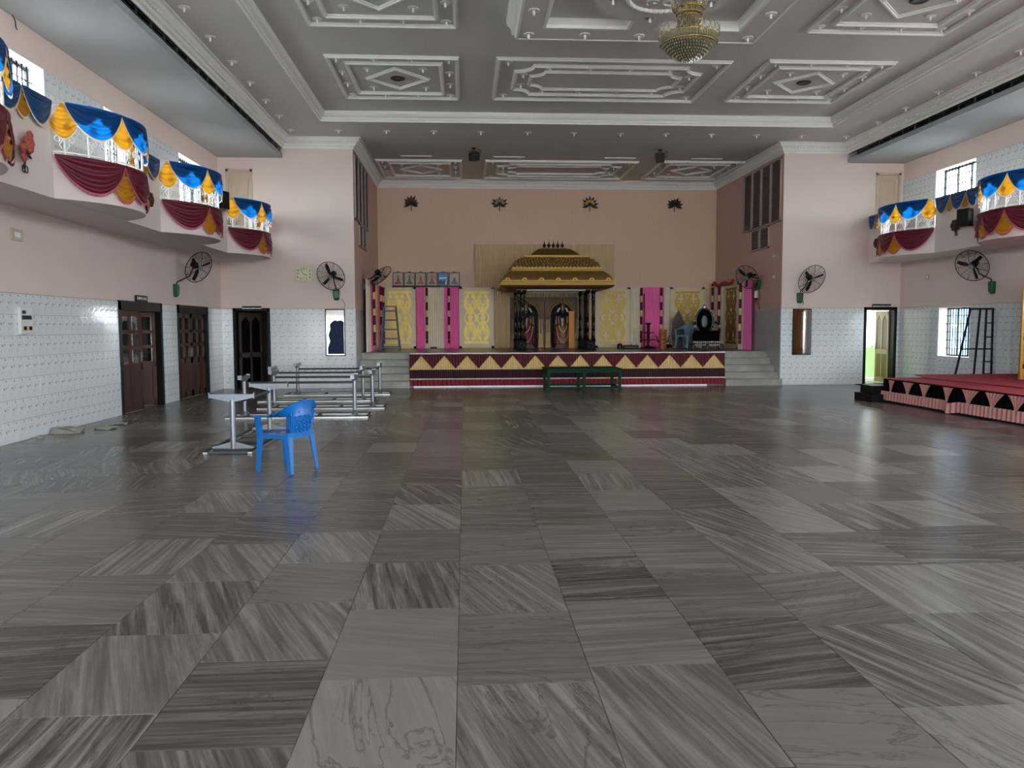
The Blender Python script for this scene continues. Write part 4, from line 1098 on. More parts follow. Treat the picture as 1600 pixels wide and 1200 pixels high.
# ------------------------------------------------------------------ wall fans
def wall_fan(label, base, nrm, head, face, R=.38, spin=.3):
    t = thing('wall_fan', label, 'fan', base, 0, 'caged wall fans on green brackets')
    n = Vector(nrm); B = Vector(base); H = Vector(head)-B; f = Vector(face).normalized()
    sd = Vector((0,0,1)).cross(n).normalized()
    def P(a, b, c): return sd*a+n*b+Vector((0,0,c))
    secs = []
    for z, w2, d in ((-.14,.05,.05),(-.09,.075,.09),(.10,.085,.10),(.14,.08,.09)):
        secs.append([P(-w2,.004,z),P(w2,.004,z),P(w2,d*.8,z),P(w2*.7,d,z),P(-w2*.7,d,z),P(-w2,d*.8,z)])
    MB().loft(secs).obj('speed_box', FANGREEN, t)
    piv = H-f*.16
    mid = Vector((piv.x*.55, piv.y*.55, .16)) + n*.03
    m = MB(); m.tube([P(0,.05,.13), P(0,.07,.19), mid.lerp(piv,.4), piv-Vector((0,0,.04))], .014, 7); m.sphere(piv, .04, 8, 6); m.obj('arm', BLACKM, t, True)
    u = f.orthogonal().normalized(); u = (Vector((0,0,1))-f*f.z).normalized(); v = f.cross(u)
    m = MB(); m.tube([piv-f*.05, piv-f*.03, piv+f*.07, piv+f*.10], [.04,.075,.08,.05], 14); m.obj('motor', BLACKM, t, 2)
    def ring(r, d, n_=28): return [H+f*d+(u*math.cos(2*PI*i/n_)+v*math.sin(2*PI*i/n_))*r for i in range(n_)]
    c = MB(); c.tube(ring(R, 0, 36), .009, 6, True)
    for k in range(1, 9):
        q = k/9; c.tube(ring(R*(.14+.86*q), .055*(1-q*q)+.006), .0022, 4, True)
        if k % 2 == 0: c.tube(ring(R*(.2+.8*q), -.07*(1-q**3)), .0022, 4, True)
    for k in range(12):
        a = 2*PI*k/12+.1; d = u*math.cos(a)+v*math.sin(a); thick = .006 if k % 4 == 0 else .0022
        c.tube([H+f*.06+d*.05, H+f*.045+d*R*.5, H+d*R], thick, 4); c.tube([H-f*.075+d*.05, H-f*.06+d*R*.5, H+d*R], .003, 4)
    c.obj('cage', BLACKM, t)
    MB().tube([H+f*.05, H+f*.072], [.062,.055], 16).obj('badge', mat('grey_badge', (120,128,120), .4), t)
    for k in range(3):
        a = spin+2*PI*k/3; d = u*math.cos(a)+v*math.sin(a); e = f.cross(d); b = MB()
        sec = []
        for q, wd, tw in ((.05,.03,.5),(.12,.055,.45),(.24,.062,.35),(.33,.05,.28)):
            ax = (e*math.cos(tw)+f*math.sin(tw)); c0 = H-f*.005+d*q*R/.38; nn = ax.cross(d)*.003
            sec.append([c0-ax*wd*.5+nn, c0+ax*wd*.9+nn, c0+ax*wd*.9-nn, c0-ax*wd*.5-nn])
        b.loft(sec).obj('blade', BLACKM, t)
    MB().tube([H-f*.08, H+f*.03], .035, 10).obj('hub', BLACKM, t)
    return t
wall_fan('black caged fan on the left wall above the far wooden double door', (LX, 18.02, 2.42), (1,0,0), (-5.90, 18.30, 2.95), (.80,-.42,-.42), .36, .9)
wall_fan('black caged fan beside the clock on the left pier', (-3.36, FY, 2.46), (0,-1,0), (-3.44, 21.02, 2.93), (-.28,-.86,-.42), .385, .15)
wall_fan('black caged fan above the right pier mirror', (9.12, FY, 2.37), (0,-1,0), (9.29, 21.02, 2.86), (.22,-.86,-.46), .40, .9)
wall_fan('black caged fan on the left stage side wall, seen edge on', (SLX, 23.2, 2.78), (1,0,0), (-2.36, 22.90, 3.06), (.62,-.30,-.72), .36, .4)
wall_fan('dark caged fan on the right stage side wall over the pink curtain', (SRX, 23.0, 2.82), (-1,0,0), (8.14, 22.75, 3.02), (-.72,-.55,-.42), .36, .7)
wall_fan('black caged fan on the right wall above the big black ladder', (RX, 17.5, 2.46), (-1,0,0), (11.50, 17.62, 2.96), (-.78,-.46,-.42), .37, 1.2)

# ------------------------------------------------------------------ clock, mirrors, signs, switches
t = thing('wall_clock', 'cream square wall clock with black numerals left of the pier fan', 'clock', (-4.20, FY, 3.01))
def rrect(w, h, r, n=4):
    P = []
    for cx, cy, a in ((w-r,h-r,0),(-w+r,h-r,PI/2),(-w+r,-h+r,PI),(w-r,-h+r,PI*1.5)): P += [(cx+r*math.cos(a+PI/2*i/n), cy+r*math.sin(a+PI/2*i/n)) for i in range(n+1)]
    return P
MB().prism(rrect(.235,.205,.05), 'y', -.035, -.001).obj('clock_case', mat('cream_clock_plastic', (206, 198, 160), .35), t)
MB().prism(rrect(.195,.165,.035), 'y', -.040, -.03).obj('clock_face', mat('pale_clock_face', (218, 212, 178), .5), t)
for k in range(12):
    a = PI/2-(k+1)*PI/6; ca, sa = math.cos(a), math.sin(a); q = min(.155/max(abs(ca),1e-3), .128/max(abs(sa),1e-3))
    text(str(k+1), .066, 'numeral', BLACK, t, (q*ca, -.0415, q*sa))
for nm, a, L, w2 in (('hour_hand', math.radians(-28), .085, .012), ('minute_hand', math.radians(122), .125, .008)):
    d = Vector((math.cos(a), 0, math.sin(a))); MB().bar(Vector((0,-.045,0))-d*.02, Vector((0,-.045,0))+d*L, .004, w2, (d.z,0,-d.x)).obj(nm, BLACK, t)

def mirror(label, xa, xb, za, zb):
    t = thing('wall_mirror', label, 'mirror', ((xa+xb)/2, FY-.008, za)); w2, h = (xb-xa)/2, zb-za; f = .026
    for nm, b in (('frame_side',(-w2,-.03,0,-w2+f,0,h)), ('frame_side',(w2-f,-.03,0,w2,0,h)), ('frame_end',(-w2,-.03,0,w2,0,f)), ('frame_end',(-w2,-.03,h-f,w2,0,h))): MB().box(*b).obj(nm, BLACK, t)
    MB().box(-w2+f,-.018,f,w2-f,-.012,h-f).obj('glass', MIRROR, t)
    return t
tm = mirror('tall black framed mirror with bluish silver on the left pier', -3.67, -3.15, .85, 2.09)
# worn patch where the silvering is gone, its own ragged shape
bm_ = MB(); rr = random.Random(5)
pts = [(-.20,.05),(.22,.05),(.22,.90),(.16,.95),(.05,.93),(-.02,.96),(-.10,.90),(-.15,.82),(-.12,.72),(-.18,.55),(-.15,.40),(-.21,.22)]
bm_.prism([(x+rr.uniform(-.01,.01), z+rr.uniform(-.01,.01)) for x, z in pts], 'y', -.0195, -.0185); bm_.obj('bare_patch', mat('dark_blue_tarnish', (16, 40, 76), .5, spec=.2, var=.45, scale=14), tm)
mirror('tall black framed mirror reflecting gold on the right pier', 8.94, 9.46, .82, 2.08)

def sign(label, txt, c, rz, w, h, size):
    t = thing('door_sign', label, 'sign', c, rz)
    MB().box(-w/2,-.015,0,w/2,0,h).obj('board', BLACK, t)
    text(txt, size, 'lettering', WHITEP, t, (0,-.0165,h/2))
sign('black sign reading DINING HALL above the near wooden double door', 'DINING HALL', (LX+.032, 16.12, 2.12), PI/2, .56, .12, .078)
sign('black room sign with white capitals above the dark left pier door', "BRIDEGROOM'S ROOM", (-5.56, FY-.032, 2.05), 0, .50, .12, .047)
sign('black room sign with white capitals above the open right pier door', "BRIDEGROOM'S ROOM", (11.42, FY-.032, 2.08), 0, .52, .12, .049)
def plate(label, c, nrm, w, h, n=1, m=None):
    t = thing('switch_plate', label, 'switch', c, math.atan2(nrm[1], nrm[0])+PI/2)
    bevel(MB().box(-w/2,-.02,-h/2,w/2,0,h/2).obj('plate', m or CREAM, t), .004)
    for k in range(n): x = (k-(n-1)/2)*w/n; MB().box(x-w/n*.25,-.026,-h*.2,x+w/n*.25,-.02,h*.2).obj('rocker', STEELD if m else WHITEP, t)
    return t
plate('cream switch box high on the left wall, near the photo edge', (LX, 11.86, 2.93), (1,0,0), .30, .17)
plate('small cream switch plate on the right wall below the balcony', (RX, 20.1, 2.86), (-1,0,0), .14, .14)
plate('upper of two pale switch plates on the right stage side wall', (SRX, 21.95, 3.55), (-1,0,0), .15, .10)
plate('lower of two pale switch plates on the right stage side wall', (SRX, 21.95, 2.98), (-1,0,0), .14, .12)
plate('pale socket under the right pier fan', (9.16, FY, 2.155), (0,-1,0), .13, .07, 2)
t = thing('distribution_board', 'white distribution board with grey switches on the left tiled wall', 'fuse box', (LX+.014, 11.92, 1.52), PI/2)
bevel(MB().box(-.16,-.05,0,.16,0,.38).obj('case', mat('ivory_enamel', (208, 212, 210), .4), t), .005)
MB().box(-.12,-.056,.29,-.03,-.049,.34).obj('label_plate', STEELD, t)
MB().box(-.13,-.056,.21,.12,-.049,.27).obj('breaker_row', STEELD, t)
MB().box(-.13,-.058,.05,.13,-.049,.12).obj('switch_row', CREAM, t)
for x in (-.07,.07): MB().box(x-.03,-.066,.06,x+.03,-.057,.11).obj('rocker', BLACK, t)
m = MB(); m.tube([(-3.23,FY-.07,2.36),(-3.18,FY-.02,2.28),(-3.14,FY-.015,2.20),(-3.17,FY-.015,2.11)], .006, 5)
single(m, 'fan_cable', BLACK, 'thin black cable hanging from the fan bracket on the left pier', 'cable')
m = MB(); m.tube([(9.20,FY-.05,2.30),(9.24,FY-.015,2.24),(9.21,FY-.014,2.16)], .006, 5)
single(m, 'fan_cable', BLACK, 'short black cable under the green bracket on the right pier', 'cable')
# rubble by the left wall
def rubble(lb, c, d, seed):
    r = random.Random(seed); m = MB(); m.box(-d[0]/2,-d[1]/2,0,d[0]/2,d[1]/2,d[2]); m.v = [Vector((p.x*r.uniform(.8,1.15), p.y*r.uniform(.8,1.15), p.z*r.uniform(.75,1.1))) for p in m.v]
    m.v = [Matrix.Rotation(r.uniform(-.5,.5),3,'Z') @ p + Vector(c) for p in m.v]; single(m, 'stone_rubble', STONE, lb, 'stone', c)
rubble('grey broken stone lump at the foot of the left tiled wall', (-6.10, 12.62, 0), (.34,.30,.09), 2)
rubble('flat grey stone chip beside the lump by the left wall', (-5.72, 13.02, 0), (.30,.2,.03), 3)
rubble('small pale stone chip at the left wall, nearer than the lump', (-6.22, 12.0, 0), (.08,.08,.04), 4)
rubble('small dark stone chip on the floor before the near wooden door', (-5.75, 13.6, 0), (.22,.14,.03), 6)
# brown louvred windows in the stage side walls
def louvre(side, ya):
    X = SLX if side == 'left' else SRX; sg = 1 if side == 'left' else -1
    t = thing('louvre_window', 'brown slatted louvre high on the %s stage side wall' % side, 'louvre', (X, ya+1.46, 3.82))
    for k in range(6):
        y0 = ya+.732*k if k < 4 else ya+.80+.732*(k-4); z0, z1 = (4.46, 6.17) if k < 4 else (3.82, 4.44); w = .715
        m = MB(); x0, x1 = sorted((X+.004*sg, X+.05*sg))
        for y in (y0, y0+w-.045): m.box(x0,y,z0,x1,y+.045,z1)
        m.box(x0,y0,z0,x1,y0+w,z0+.04); m.box(x0,y0,z1-.04,x1,y0+w,z1)
        p = m.obj('louvre_panel', LOUVF, t, world=True)
        m = MB(); n = int((z1-z0-.08)/.062)
        for j in range(n):
            z = z0+.05+j*(z1-z0-.1)/n
            m.bar((X+.022*sg, y0+.045, z+.02), (X+.022*sg, y0+w-.045, z+.02), .046, .007, (.75*sg,0,.66))
        m.obj('slats', LOUV, p, world=True, kind='stuff')
        MB().box(min(X+.002*sg,X+.006*sg), y0+.02, z0+.02, max(X+.002*sg,X+.006*sg), y0+w-.02, z1-.02).obj('louvre_back', LOUV, p, world=True)
louvre('left', 21.50); louvre('right', 21.52)

# ------------------------------------------------------------------ on the stage: curtains, screens, garlands
def place(axis, pos, out):
    """maps (u along the run, out of the run, z): axis 'y' = back run facing -Y, 'R'/'L' = side runs"""
    if axis == 'B': return lambda u, d, z: Vector((u, pos-d, z))
    if axis == 'R': return lambda u, d, z: Vector((pos-d, u, z))
    return lambda u, d, z: Vector((pos+d, u, z))
def curtain(label, pl, u0, u1, z0, z1, m, folds=None, amp=.022, cat='curtain', group=None):
    w = abs(u1-u0); n = folds or max(2, round(w/.075)); g = random.uniform(0, 6)
    mb = MB().grid(lambda u, v: pl(u0+(u1-u0)*u, .03+amp*math.sin(u*2*PI*n+g+.5*math.sin(v*3+u*7))*(.55+.45*v), z1+(z0-z1)*v), n*8, 6)
    c = pl((u0+u1)/2, .03, z0)
    return single(mb, 'curtain', m, label, cat, (c.x,c.y,c.z), group, True)
def garland(label, pl, u, z0, z1):
    c = pl(u, .118, z0); t = thing('hanging_garland', label, 'garland', (c.x,c.y,c.z))
    dk = mat('maroon_flower_band', (92, 8, 26), .8, var=.2, scale=40); lt = mat('cream_flower_band', (214, 194, 150), .8, var=.15, scale=40)
    H = z1-z0; z = H; k = 0
    while z > .12:
        L = .27 if k % 2 == 0 else .21; L = min(L, z-.05)
        m = MB(); m.lathe([(.015,z-L),(.044,z-L+.012),(.040,z-L*.5),(.044,z-.012),(.015,z)], 9, sx=1, sy=1)
        m.obj('dark_band' if k % 2 == 0 else 'light_band', dk if k % 2 == 0 else lt, t, True); z -= L; k += 1
    MB().lathe([(.012,z),(.05,z-.05),(.035,z-.09),(.05,z-.12),(.005,z-.13)], 9).obj('tassel', dk, t, True)
    q = pl(u, .02, z1)-c; MB().tube([(0,0,H-.01),(0,0,H+.005),(q.x,q.y,H+.01)], .006, 5).obj('cord', dk, t)
def scr(label, pl, u0, u1, z0, z1, gm, back):
    """painted board with a gold fretwork of scrolls, lozenges and leaves standing proud of it"""
    lo, hi = min(u0,u1), max(u0,u1); w = hi-lo; h = z1-z0; c = pl((lo+hi)/2, .02, z0)
    t = thing('fretwork_screen', label, 'screen', (c.x,c.y,c.z))
    def bx(a0, a1, d0, d1, za, zb):
        P = [pl(a, d, z) for z in (za, zb) for a, d in ((a0,d0),(a1,d0),(a1,d1),(a0,d1))]
        return MB().add(P, [(3,2,1,0),(4,5,6,7),(0,1,5,4),(1,2,6,5),(2,3,7,6),(3,0,4,7)])
    bx(lo,hi,.0,.03,z0,z1).obj('board', SCREEN if back is None else back, t, world=True)
    m = w*.14; a, b = lo+m, hi-m; zt, zb = z1-.13, z0+.15; W = b-a; Hh = zt-zb; cx = (a+b)/2
    for x0, x1, za, zc in ((lo,lo+m*.55,z0,z1),(hi-m*.55,hi,z0,z1),(lo,hi,z1-.06,z1),(lo,hi,z0,z0+.07)): bx(x0,x1,.03,.042,za,zc).obj('board_frame', SCREEN if back is None else back, t, world=True)
    for za, zc in ((zt-.075,zt),(zb,zb+.075)): bx(a,b,.03,.044,za,zc).obj('gold_band', gm, t, world=True)
    f = MB(); cnt = [0]
    def strip(pts, wd):
        V = []; n = len(pts); cnt[0] += 1; top = .036+.0005*(cnt[0] % 23)
        for i, (x, z) in enumerate(pts):
            p0 = Vector(pts[max(0,i-1)]); p1 = Vector(pts[min(n-1,i+1)]); d = (p1-p0).normalized(); q = Vector((-d.y, d.x))*(wd/2 if not isinstance(wd, list) else wd[i]/2)
            for s in (1,-1): V.append(pl(x+q.x*s, top, z+q.y*s))
            for s in (-1,1): V.append(pl(x+q.x*s, .030, z+q.y*s))
        F = []
        for i in range(n-1):
            for k in range(4): F.append((i*4+k, i*4+(k+1)%4, (i+1)*4+(k+1)%4, (i+1)*4+k))
        F += [(3,2,1,0), tuple((n-1)*4+k for k in range(4))]
        f.add(V, F)
    sw = W*.058
    z_ = lambda q: zb+.06+(Hh-.12)*q
    for half in (0, 1):
        hc = cx+(half-.5)*W*.5; hw = W*.235
        for s in (-1, 1):
            # the vase-shaped outline: scroll, belly, waist, belly, scroll
            P = [(hc+s*hw*(.50+.46*math.cos(PI*2*(q-.22)*1.75)*(1 if .08<q<.92 else .6)), z_(q)) for q in [i/34 for i in range(35)]]
            strip(P, sw*1.25)
            # crossing lozenge lattice through the middle
            strip([(hc+s*hw*math.sin(PI*3*q+.1), z_(q)) for q in [.04+i*.92/30 for i in range(31)]], sw)
            # scroll eyes
            for zq, sg in ((.80,1),(.20,-1)):
                strip([(hc+s*(hw*.52)+s*hw*.34*(1-i/22)*math.cos(i*.42), z_(zq)+sg*hw*.50*(1-i/22)*math.sin(i*.42)) for i in range(19)], sw)
                strip([(hc+s*hw*.05, z_(zq)-sg*.02), (hc+s*hw*.15, z_(zq)-sg*.14*Hh*.9), (hc+s*hw*.02, z_(zq)-sg*.20*Hh)], [sw*.8,sw*1.6,sw*.5])
            for zq in (.93,.07): strip([(hc+s*hw*.5+hw*.22*math.cos(i*.55), z_(zq)+hw*.22*math.sin(i*.55)) for i in range(12)], sw)
        for zq in (.64,.5,.36):
            strip([(hc, z_(zq)+.055*Hh), (hc+hw*.35, z_(zq)), (hc, z_(zq)-.055*Hh), (hc-hw*.35, z_(zq)), (hc, z_(zq)+.055*Hh)], sw*.9)
    for zq in (.9,.72,.5,.28,.1):
        strip([(cx, z_(zq)+.06*Hh), (cx+W*.07, z_(zq)), (cx, z_(zq)-.06*Hh), (cx-W*.07, z_(zq)), (cx, z_(zq)+.06*Hh)], sw)
    f.obj('fretwork', gm, t, world=True)
    return t
PB = 26.85
B_ = place('B', PB, 0); R_ = place('R', 8.50, 0); L_ = place('L', -2.78, 0)
Z0, Z1 = STZ+.004, 2.93
DULLGOLD = mat('dull_gold_foil', (188, 156, 56), .45, .15, var=.1, scale=10); DARKGOLD = mat('bronze_gold_foil', (134, 98, 40), .38, .45, var=.2, scale=10)
scr('ivory screen with bright gold scroll fretwork behind the step ladder', B_, -2.70, -1.62, Z0, Z1, GOLD, None)
scr('ivory screen with bright gold scroll fretwork left of the shrine', B_, -.18, .98, Z0, Z1, GOLD, None)
scr('ivory screen with dull gold scroll fretwork just right of the shrine', B_, 4.40, 5.58, Z0, Z1, DULLGOLD, None)
scr('ivory screen with dull gold scroll fretwork behind the throne', B_, 6.95, 8.14, Z0, Z1, DULLGOLD, None)
scr('screen with dark bronze fretwork along the right side of the stage', R_, 24.40, 25.75, Z0, Z1+.03, DARKGOLD, None)
scr('screen with gilt fretwork along the left side of the stage, seen edge on', L_, 24.40, 25.60, Z0, Z1+.03, GOLD, None)
curtain('hot pink curtain strip just right of the step ladder screen', B_, -1.60, -1.33, Z0, Z1, PINKC)
curtain('ivory curtain between two hot pink strips left of the shrine', B_, -1.33, -.68, Z0, Z1, DRAPEW)
curtain('hot pink curtain strip left of the shrine, beside the gold screen', B_, -.68, -.19, Z0, Z1, PINKC)
curtain('ivory curtain left of the hot pink curtain behind the lamp stand', B_, 5.59, 5.96, Z0, Z1, DRAPEW)
curtain('hot pink curtain behind the tiered lamp stand', B_, 5.96, 6.74, Z0, Z1, PINKC)
curtain('narrow ivory curtain behind the brown drum vessel', B_, 6.74, 6.94, Z0, Z1, DRAPEW)
curtain('beige curtain at the left of the shrine pillars', B_, .99, 1.52, Z0, Z1, DRAPEB)
curtain('beige curtain strip between shrine pillars and right gold screen', B_, 4.02, 4.39, Z0, Z1, DRAPEB)
curtain('tall beige pleated backdrop cloth rising behind the shrine roof', place('B', 27.12, 0), 0.36, 5.09, Z0, 4.38, DRAPEB, folds=52, amp=.016)
curtain('beige pleated cloth strip above the two idol niches', place('B', 27.0, 0), 1.5, 4.05, 2.612, 2.86, DRAPEB, folds=30)
curtain('ivory curtain in the far right stage corner', R_, 26.80, 26.50, Z0, Z1, DRAPEW)
curtain('hot pink curtain strip behind the throne on the right stage side', R_, 26.50, 26.08, Z0, Z1, PINKC)
curtain('ivory curtain beside the dark bronze screen, right stage side', R_, 26.08, 25.77, Z0, Z1, DRAPEW)
curtain('ivory curtain strip left of the front pink curtain, right stage side', R_, 24.38, 23.92, Z0, Z1+.03, DRAPEW)
curtain('hot pink curtain nearest the hall on the right stage side', R_, 23.90, 23.22, Z0, Z1+.03, PINKC)
curtain('ivory curtain nearest the hall on the left stage side', L_, 22.75, 23.65, Z0, Z1+.04, DRAPEW)
curtain('hot pink curtain strip beside the gilt screen, left stage side', L_, 23.66, 24.38, Z0, Z1+.03, PINKC)
curtain('deep pink curtain strip behind the ladder, left stage side', L_, 25.62, 26.70, Z0, Z1+.03, PINKC)
for lb, pl, u in (('maroon and cream banded garland on the left ivory curtain of the stage', B_, -1.25), ('maroon and cream banded garland over the pink strip left of the shrine', B_, -.52),
                  ('maroon and cream banded garland left of the lamp stand', B_, 5.95), ('maroon and cream banded garland on the pink curtain right of the lamp stand', B_, 6.63),
                  ('banded garland in the far right corner behind the throne', R_, 26.72), ('banded garland right of the throne on the pink side strip', R_, 26.02), ('banded garland on the right side of the stage, nearest the hall', R_, 23.98),
                  ('banded garland on the left side of the stage, nearest the hall', L_, 23.85), ('banded garland on the left side of the stage, behind the gilt screen', L_, 25.85), ('banded garland in the left stage corner behind the step ladder', L_, 26.55)):
    garland(lb, pl, u, Z0+.22, Z1-.02)
m = MB(); rr = random.Random(8)
m.tube([(8.36, 26.7-.26*i, 2.97+.05*math.sin(i*1.7)+rr.uniform(0,.03)) for i in range(9)], [.03+.035*abs(math.sin(i*1.3)) for i in range(9)], 8)
single(m, 'bunched_cloth', mat('faded_red_cloth', (160, 56, 64), .8, var=.15), 'bunched faded red cloth lying along the top of the right side screens', 'cloth', smooth=True)
m = MB(); m.tube([(6.06,26.70,STZ),(6.05,26.74,2.72)], .024, 8)
single(m, 'bamboo_pole', mat('brown_pole', (134, 62, 34), .5), 'reddish brown pole leaning upright against the pink curtain by the lamp stand', 'pole', smooth=True)
# framed pictures on their shelf
single(MB().box(-2.42,BY-.16,2.945,-.10,BY,2.985), 'picture_shelf', BLACK, 'long dark shelf holding six framed pictures on the stage back wall', 'shelf')
cols6 = [((150,50,40),(176,164,148),(168,120,60)),((120,96,50),(176,168,150),(150,120,60)),((186,70,40),(172,160,142),(206,160,60)),((150,62,50),(170,156,146),(176,120,90)),((20,50,110),(60,140,200),(30,40,60)),((90,86,84),(176,168,156),(200,200,196))]
lab6 = ['framed print of a red robed seated figure, leftmost on the shelf','framed print of an ochre seated figure under an arch, second on the shelf','framed print of an orange robed seated figure, third on the shelf','framed print of a rose robed seated figure, fourth on the shelf','framed blue print of mountains and water, fifth on the shelf','framed print of a pale robed seated figure, rightmost on the shelf']
for i in range(6):
    x = -2.215+i*.376; body, bgc, arcc = cols6[i]
    t = thing('framed_picture', lab6[i], 'picture', (x, BY-.05, 2.986), 0, 'framed pictures on the stage shelf'); t.rotation_euler = (-.06, 0, 0); w2, h = .178, .46
    m = MB(); f = .022
    for b in ((-w2,-.02,0,-w2+f,.0,h),(w2-f,-.02,0,w2,0,h),(-w2,-.02,0,w2,0,f),(-w2,-.02,h-f,w2,0,h)): m.box(*b)
    m.obj('frame', BRONZE, t); MB().box(-w2+f,-.008,f,w2-f,0,h-f).obj('print', mat('print_ground_%d' % i, bgc, .4), t)
    bm1 = mat('print_body_%d' % i, body, .4, var=.2, scale=40); am = mat('print_arch_%d' % i, arcc, .4, var=.2, scale=40)
    if i != 4:
        MB().tube([(.115*math.cos(a),-.010,.20+.17*math.sin(a)) for a in [PI*j/16 for j in range(17)]], .012, 5).obj('printed_arch', am, t)
        MB().prism([(-.10,.06),(.10,.06),(.11,.11),(.05,.16),(.045,.24),(-.045,.24),(-.05,.16),(-.11,.11)], 'y', -.012, -.008).obj('printed_robe', bm1, t)
        MB().prism([(.035*math.cos(a), .275+.042*math.sin(a)) for a in [2*PI*j/14 for j in range(14)]], 'y', -.012, -.008).obj('printed_head', mat('print_skin', (120,84,60), .5), t)
        MB().prism([(-.04,.305),(.04,.305),(.02,.35),(0,.37),(-.02,.35)], 'y', -.012, -.008).obj('printed_crown', am, t)
    else:
        MB().prism([(-.14,.05),(.14,.05),(.14,.16),(.06,.2),(0,.15),(-.08,.22),(-.14,.17)], 'y', -.012, -.008).obj('printed_hills', am, t)
        MB().prism([(-.13,.24),(.13,.26),(.13,.30),(-.13,.29)], 'y', -.012, -.008).obj('printed_cloud', WHITEP, t)
        MB().prism([(.06,.06),(.11,.06),(.12,.2),(.09,.22)], 'y', -.013, -.009).obj('printed_fall', WHITEP, t)
    m = MB(); m.sphere((0,-.02,h+.012), (.03,.012,.018), 7, 4); m.sphere((-.04,-.02,h+.006), (.022,.01,.012), 6, 4); m.sphere((.04,-.02,h+.006), (.022,.01,.012), 6, 4); m.obj('flower_tuft', mat('faded_flower', (120,70,60), .8), t)

# ------------------------------------------------------------------ the gilded shrine
t = thing('shrine', 'gilded pyramidal roofed shrine on black turned pillars in the middle of the stage', 'shrine', (2.78, 24.9, STZ))
cx, cy = 2.78, 25.05
def tier(prof, name, m, flute=0, smooth=True, parent=None):
    """rectangular roof tier: profile [(half_x, half_y, z)]"""
    secs = []
    for hx, hy, z in prof: secs.append([Vector((cx+a*hx, cy+b*hy, z)) for a, b in ((-1,-1),(1,-1),(1,1),(-1,1))])
    return MB().loft(secs).obj(name, m, parent or t, False, True)
def cur(x0, y0, z0, x1, y1, z1, n=7, p=1.8):   # convex dome-like curve between two levels
    return [(x0+(x1-x0)*(i/n)**p, y0+(y1-y0)*(i/n)**p, z0+(z1-z0)*(i/n)) for i in range(n+1)]
tier([(1.52,1.22,2.74),(1.66,1.36,2.80),(1.70,1.40,2.86)], 'eave_soffit', BROWNGOLD)
for k, (e, za, zb) in enumerate(((1.71,2.845,2.885),(1.69,2.905,2.94),(1.67,2.96,2.99))):
    tier([(e,e-.30,za),(e+.012,e-.288,(za+zb)/2),(e,e-.30,zb)], 'gilt_fillet', BRIGHTGOLD)
tier([(1.665,1.365,2.85),(1.655,1.355,3.0)], 'eave_band', BROWNGOLD)
tier(cur(1.64,1.34,2.99,1.37,1.09,3.28), 'lower_roof', OLDGOLD)
for za, zb, e in ((3.27,3.31,1.36),(3.335,3.375,1.345)): tier([(e,e-.27,za),(e+.012,e-.258,(za+zb)/2),(e,e-.27,zb)], 'gilt_fillet', BRIGHTGOLD)
tier([(1.33,1.06,3.27),(1.33,1.06,3.38)], 'middle_band', BROWNGOLD)
tier(cur(1.32,1.05,3.37,.97,.72,3.71), 'middle_roof', OLDGOLD)
tier([(.955,.70,3.70),(.975,.72,3.74),(.955,.70,3.78)], 'gilt_fillet', BRIGHTGOLD)
tier([(.955,.70,3.78),(.76,.52,3.80)]+[(.76-.38*q,.52-.28*q,3.80+.22*math.sin(q*PI/2)) for q in (.15,.3,.5,.7,.85,1)], 'top_dome', BROWNGOLD)
tier([(.38,.24,4.02),(.38,.24,4.045),(.33,.2,4.05)], 'dome_cap', OLDGOLD)
# reed ribs, scale ornament and shell crests on the roofs (front and left sides)
m = MB()
for i in range(70):
    u = -1+2*(i+.5)/70; pts = [(cx+u*hx, cy-hy-.004, z) for hx, hy, z in cur(1.64,1.34,2.99,1.37,1.09,3.28)]; m.tube(pts, .011, 4)
for i in range(50):
    u = -1+2*(i+.5)/50; pts = [(cx-hx-.004, cy+u*hy, z) for hx, hy, z in cur(1.64,1.34,2.99,1.37,1.09,3.28)]; m.tube(pts, .011, 4)
m.obj('roof_reeds', OLDGOLD, t, False, True, kind='stuff')
m = MB(); prof = cur(1.32,1.05,3.37,.97,.72,3.71, 6)
for r in range(6):
    hx, hy, z = prof[r]; n = 26
    for i in range(n):
        u = -1+2*(i+.5+.5*(r%2))/n
        if abs(u) < .98: m.sphere((cx+u*hx, cy-hy-.0, z+.03), (.045,.02,.034), 6, 4); 
        if abs(u) < .98: m.sphere((cx-hx, cy+u*hy, z+.03), (.02,.036,.034), 6, 4)
m.obj('roof_scales', OLDGOLD, t, True, True, kind='stuff')
for i in range(7):
    x = cx-1.5+3.0*i/6; m = MB()
    for q in range(5): a = PI*q/4; m.sphere((x+.055*math.cos(a), cy-1.36, 3.0+.045*math.sin(a)), (.03,.02,.026), 6, 4)
    m.obj('shell_crest', BRIGHTGOLD, t, True, True)
for i in range(24):
    m = MB(); m.sphere((cx-1.32+2.64*i/23, cy-1.07, 3.385), (.04,.02,.02), 6, 4); m.obj('scallop', BRIGHTGOLD, t, True, True)
for i in range(5):
    x = cx-.28+.14*i; m = MB(); m.lathe([(.045,0),(.05,.02),(.025,.035),(.055,.075),(.06,.10),(.03,.135),(.012,.15),(.018,.165),(.008,.2),(.002,.27)], 10, (x, cy, 4.05)); m.obj('finial', BRONZE, t, 2, True)
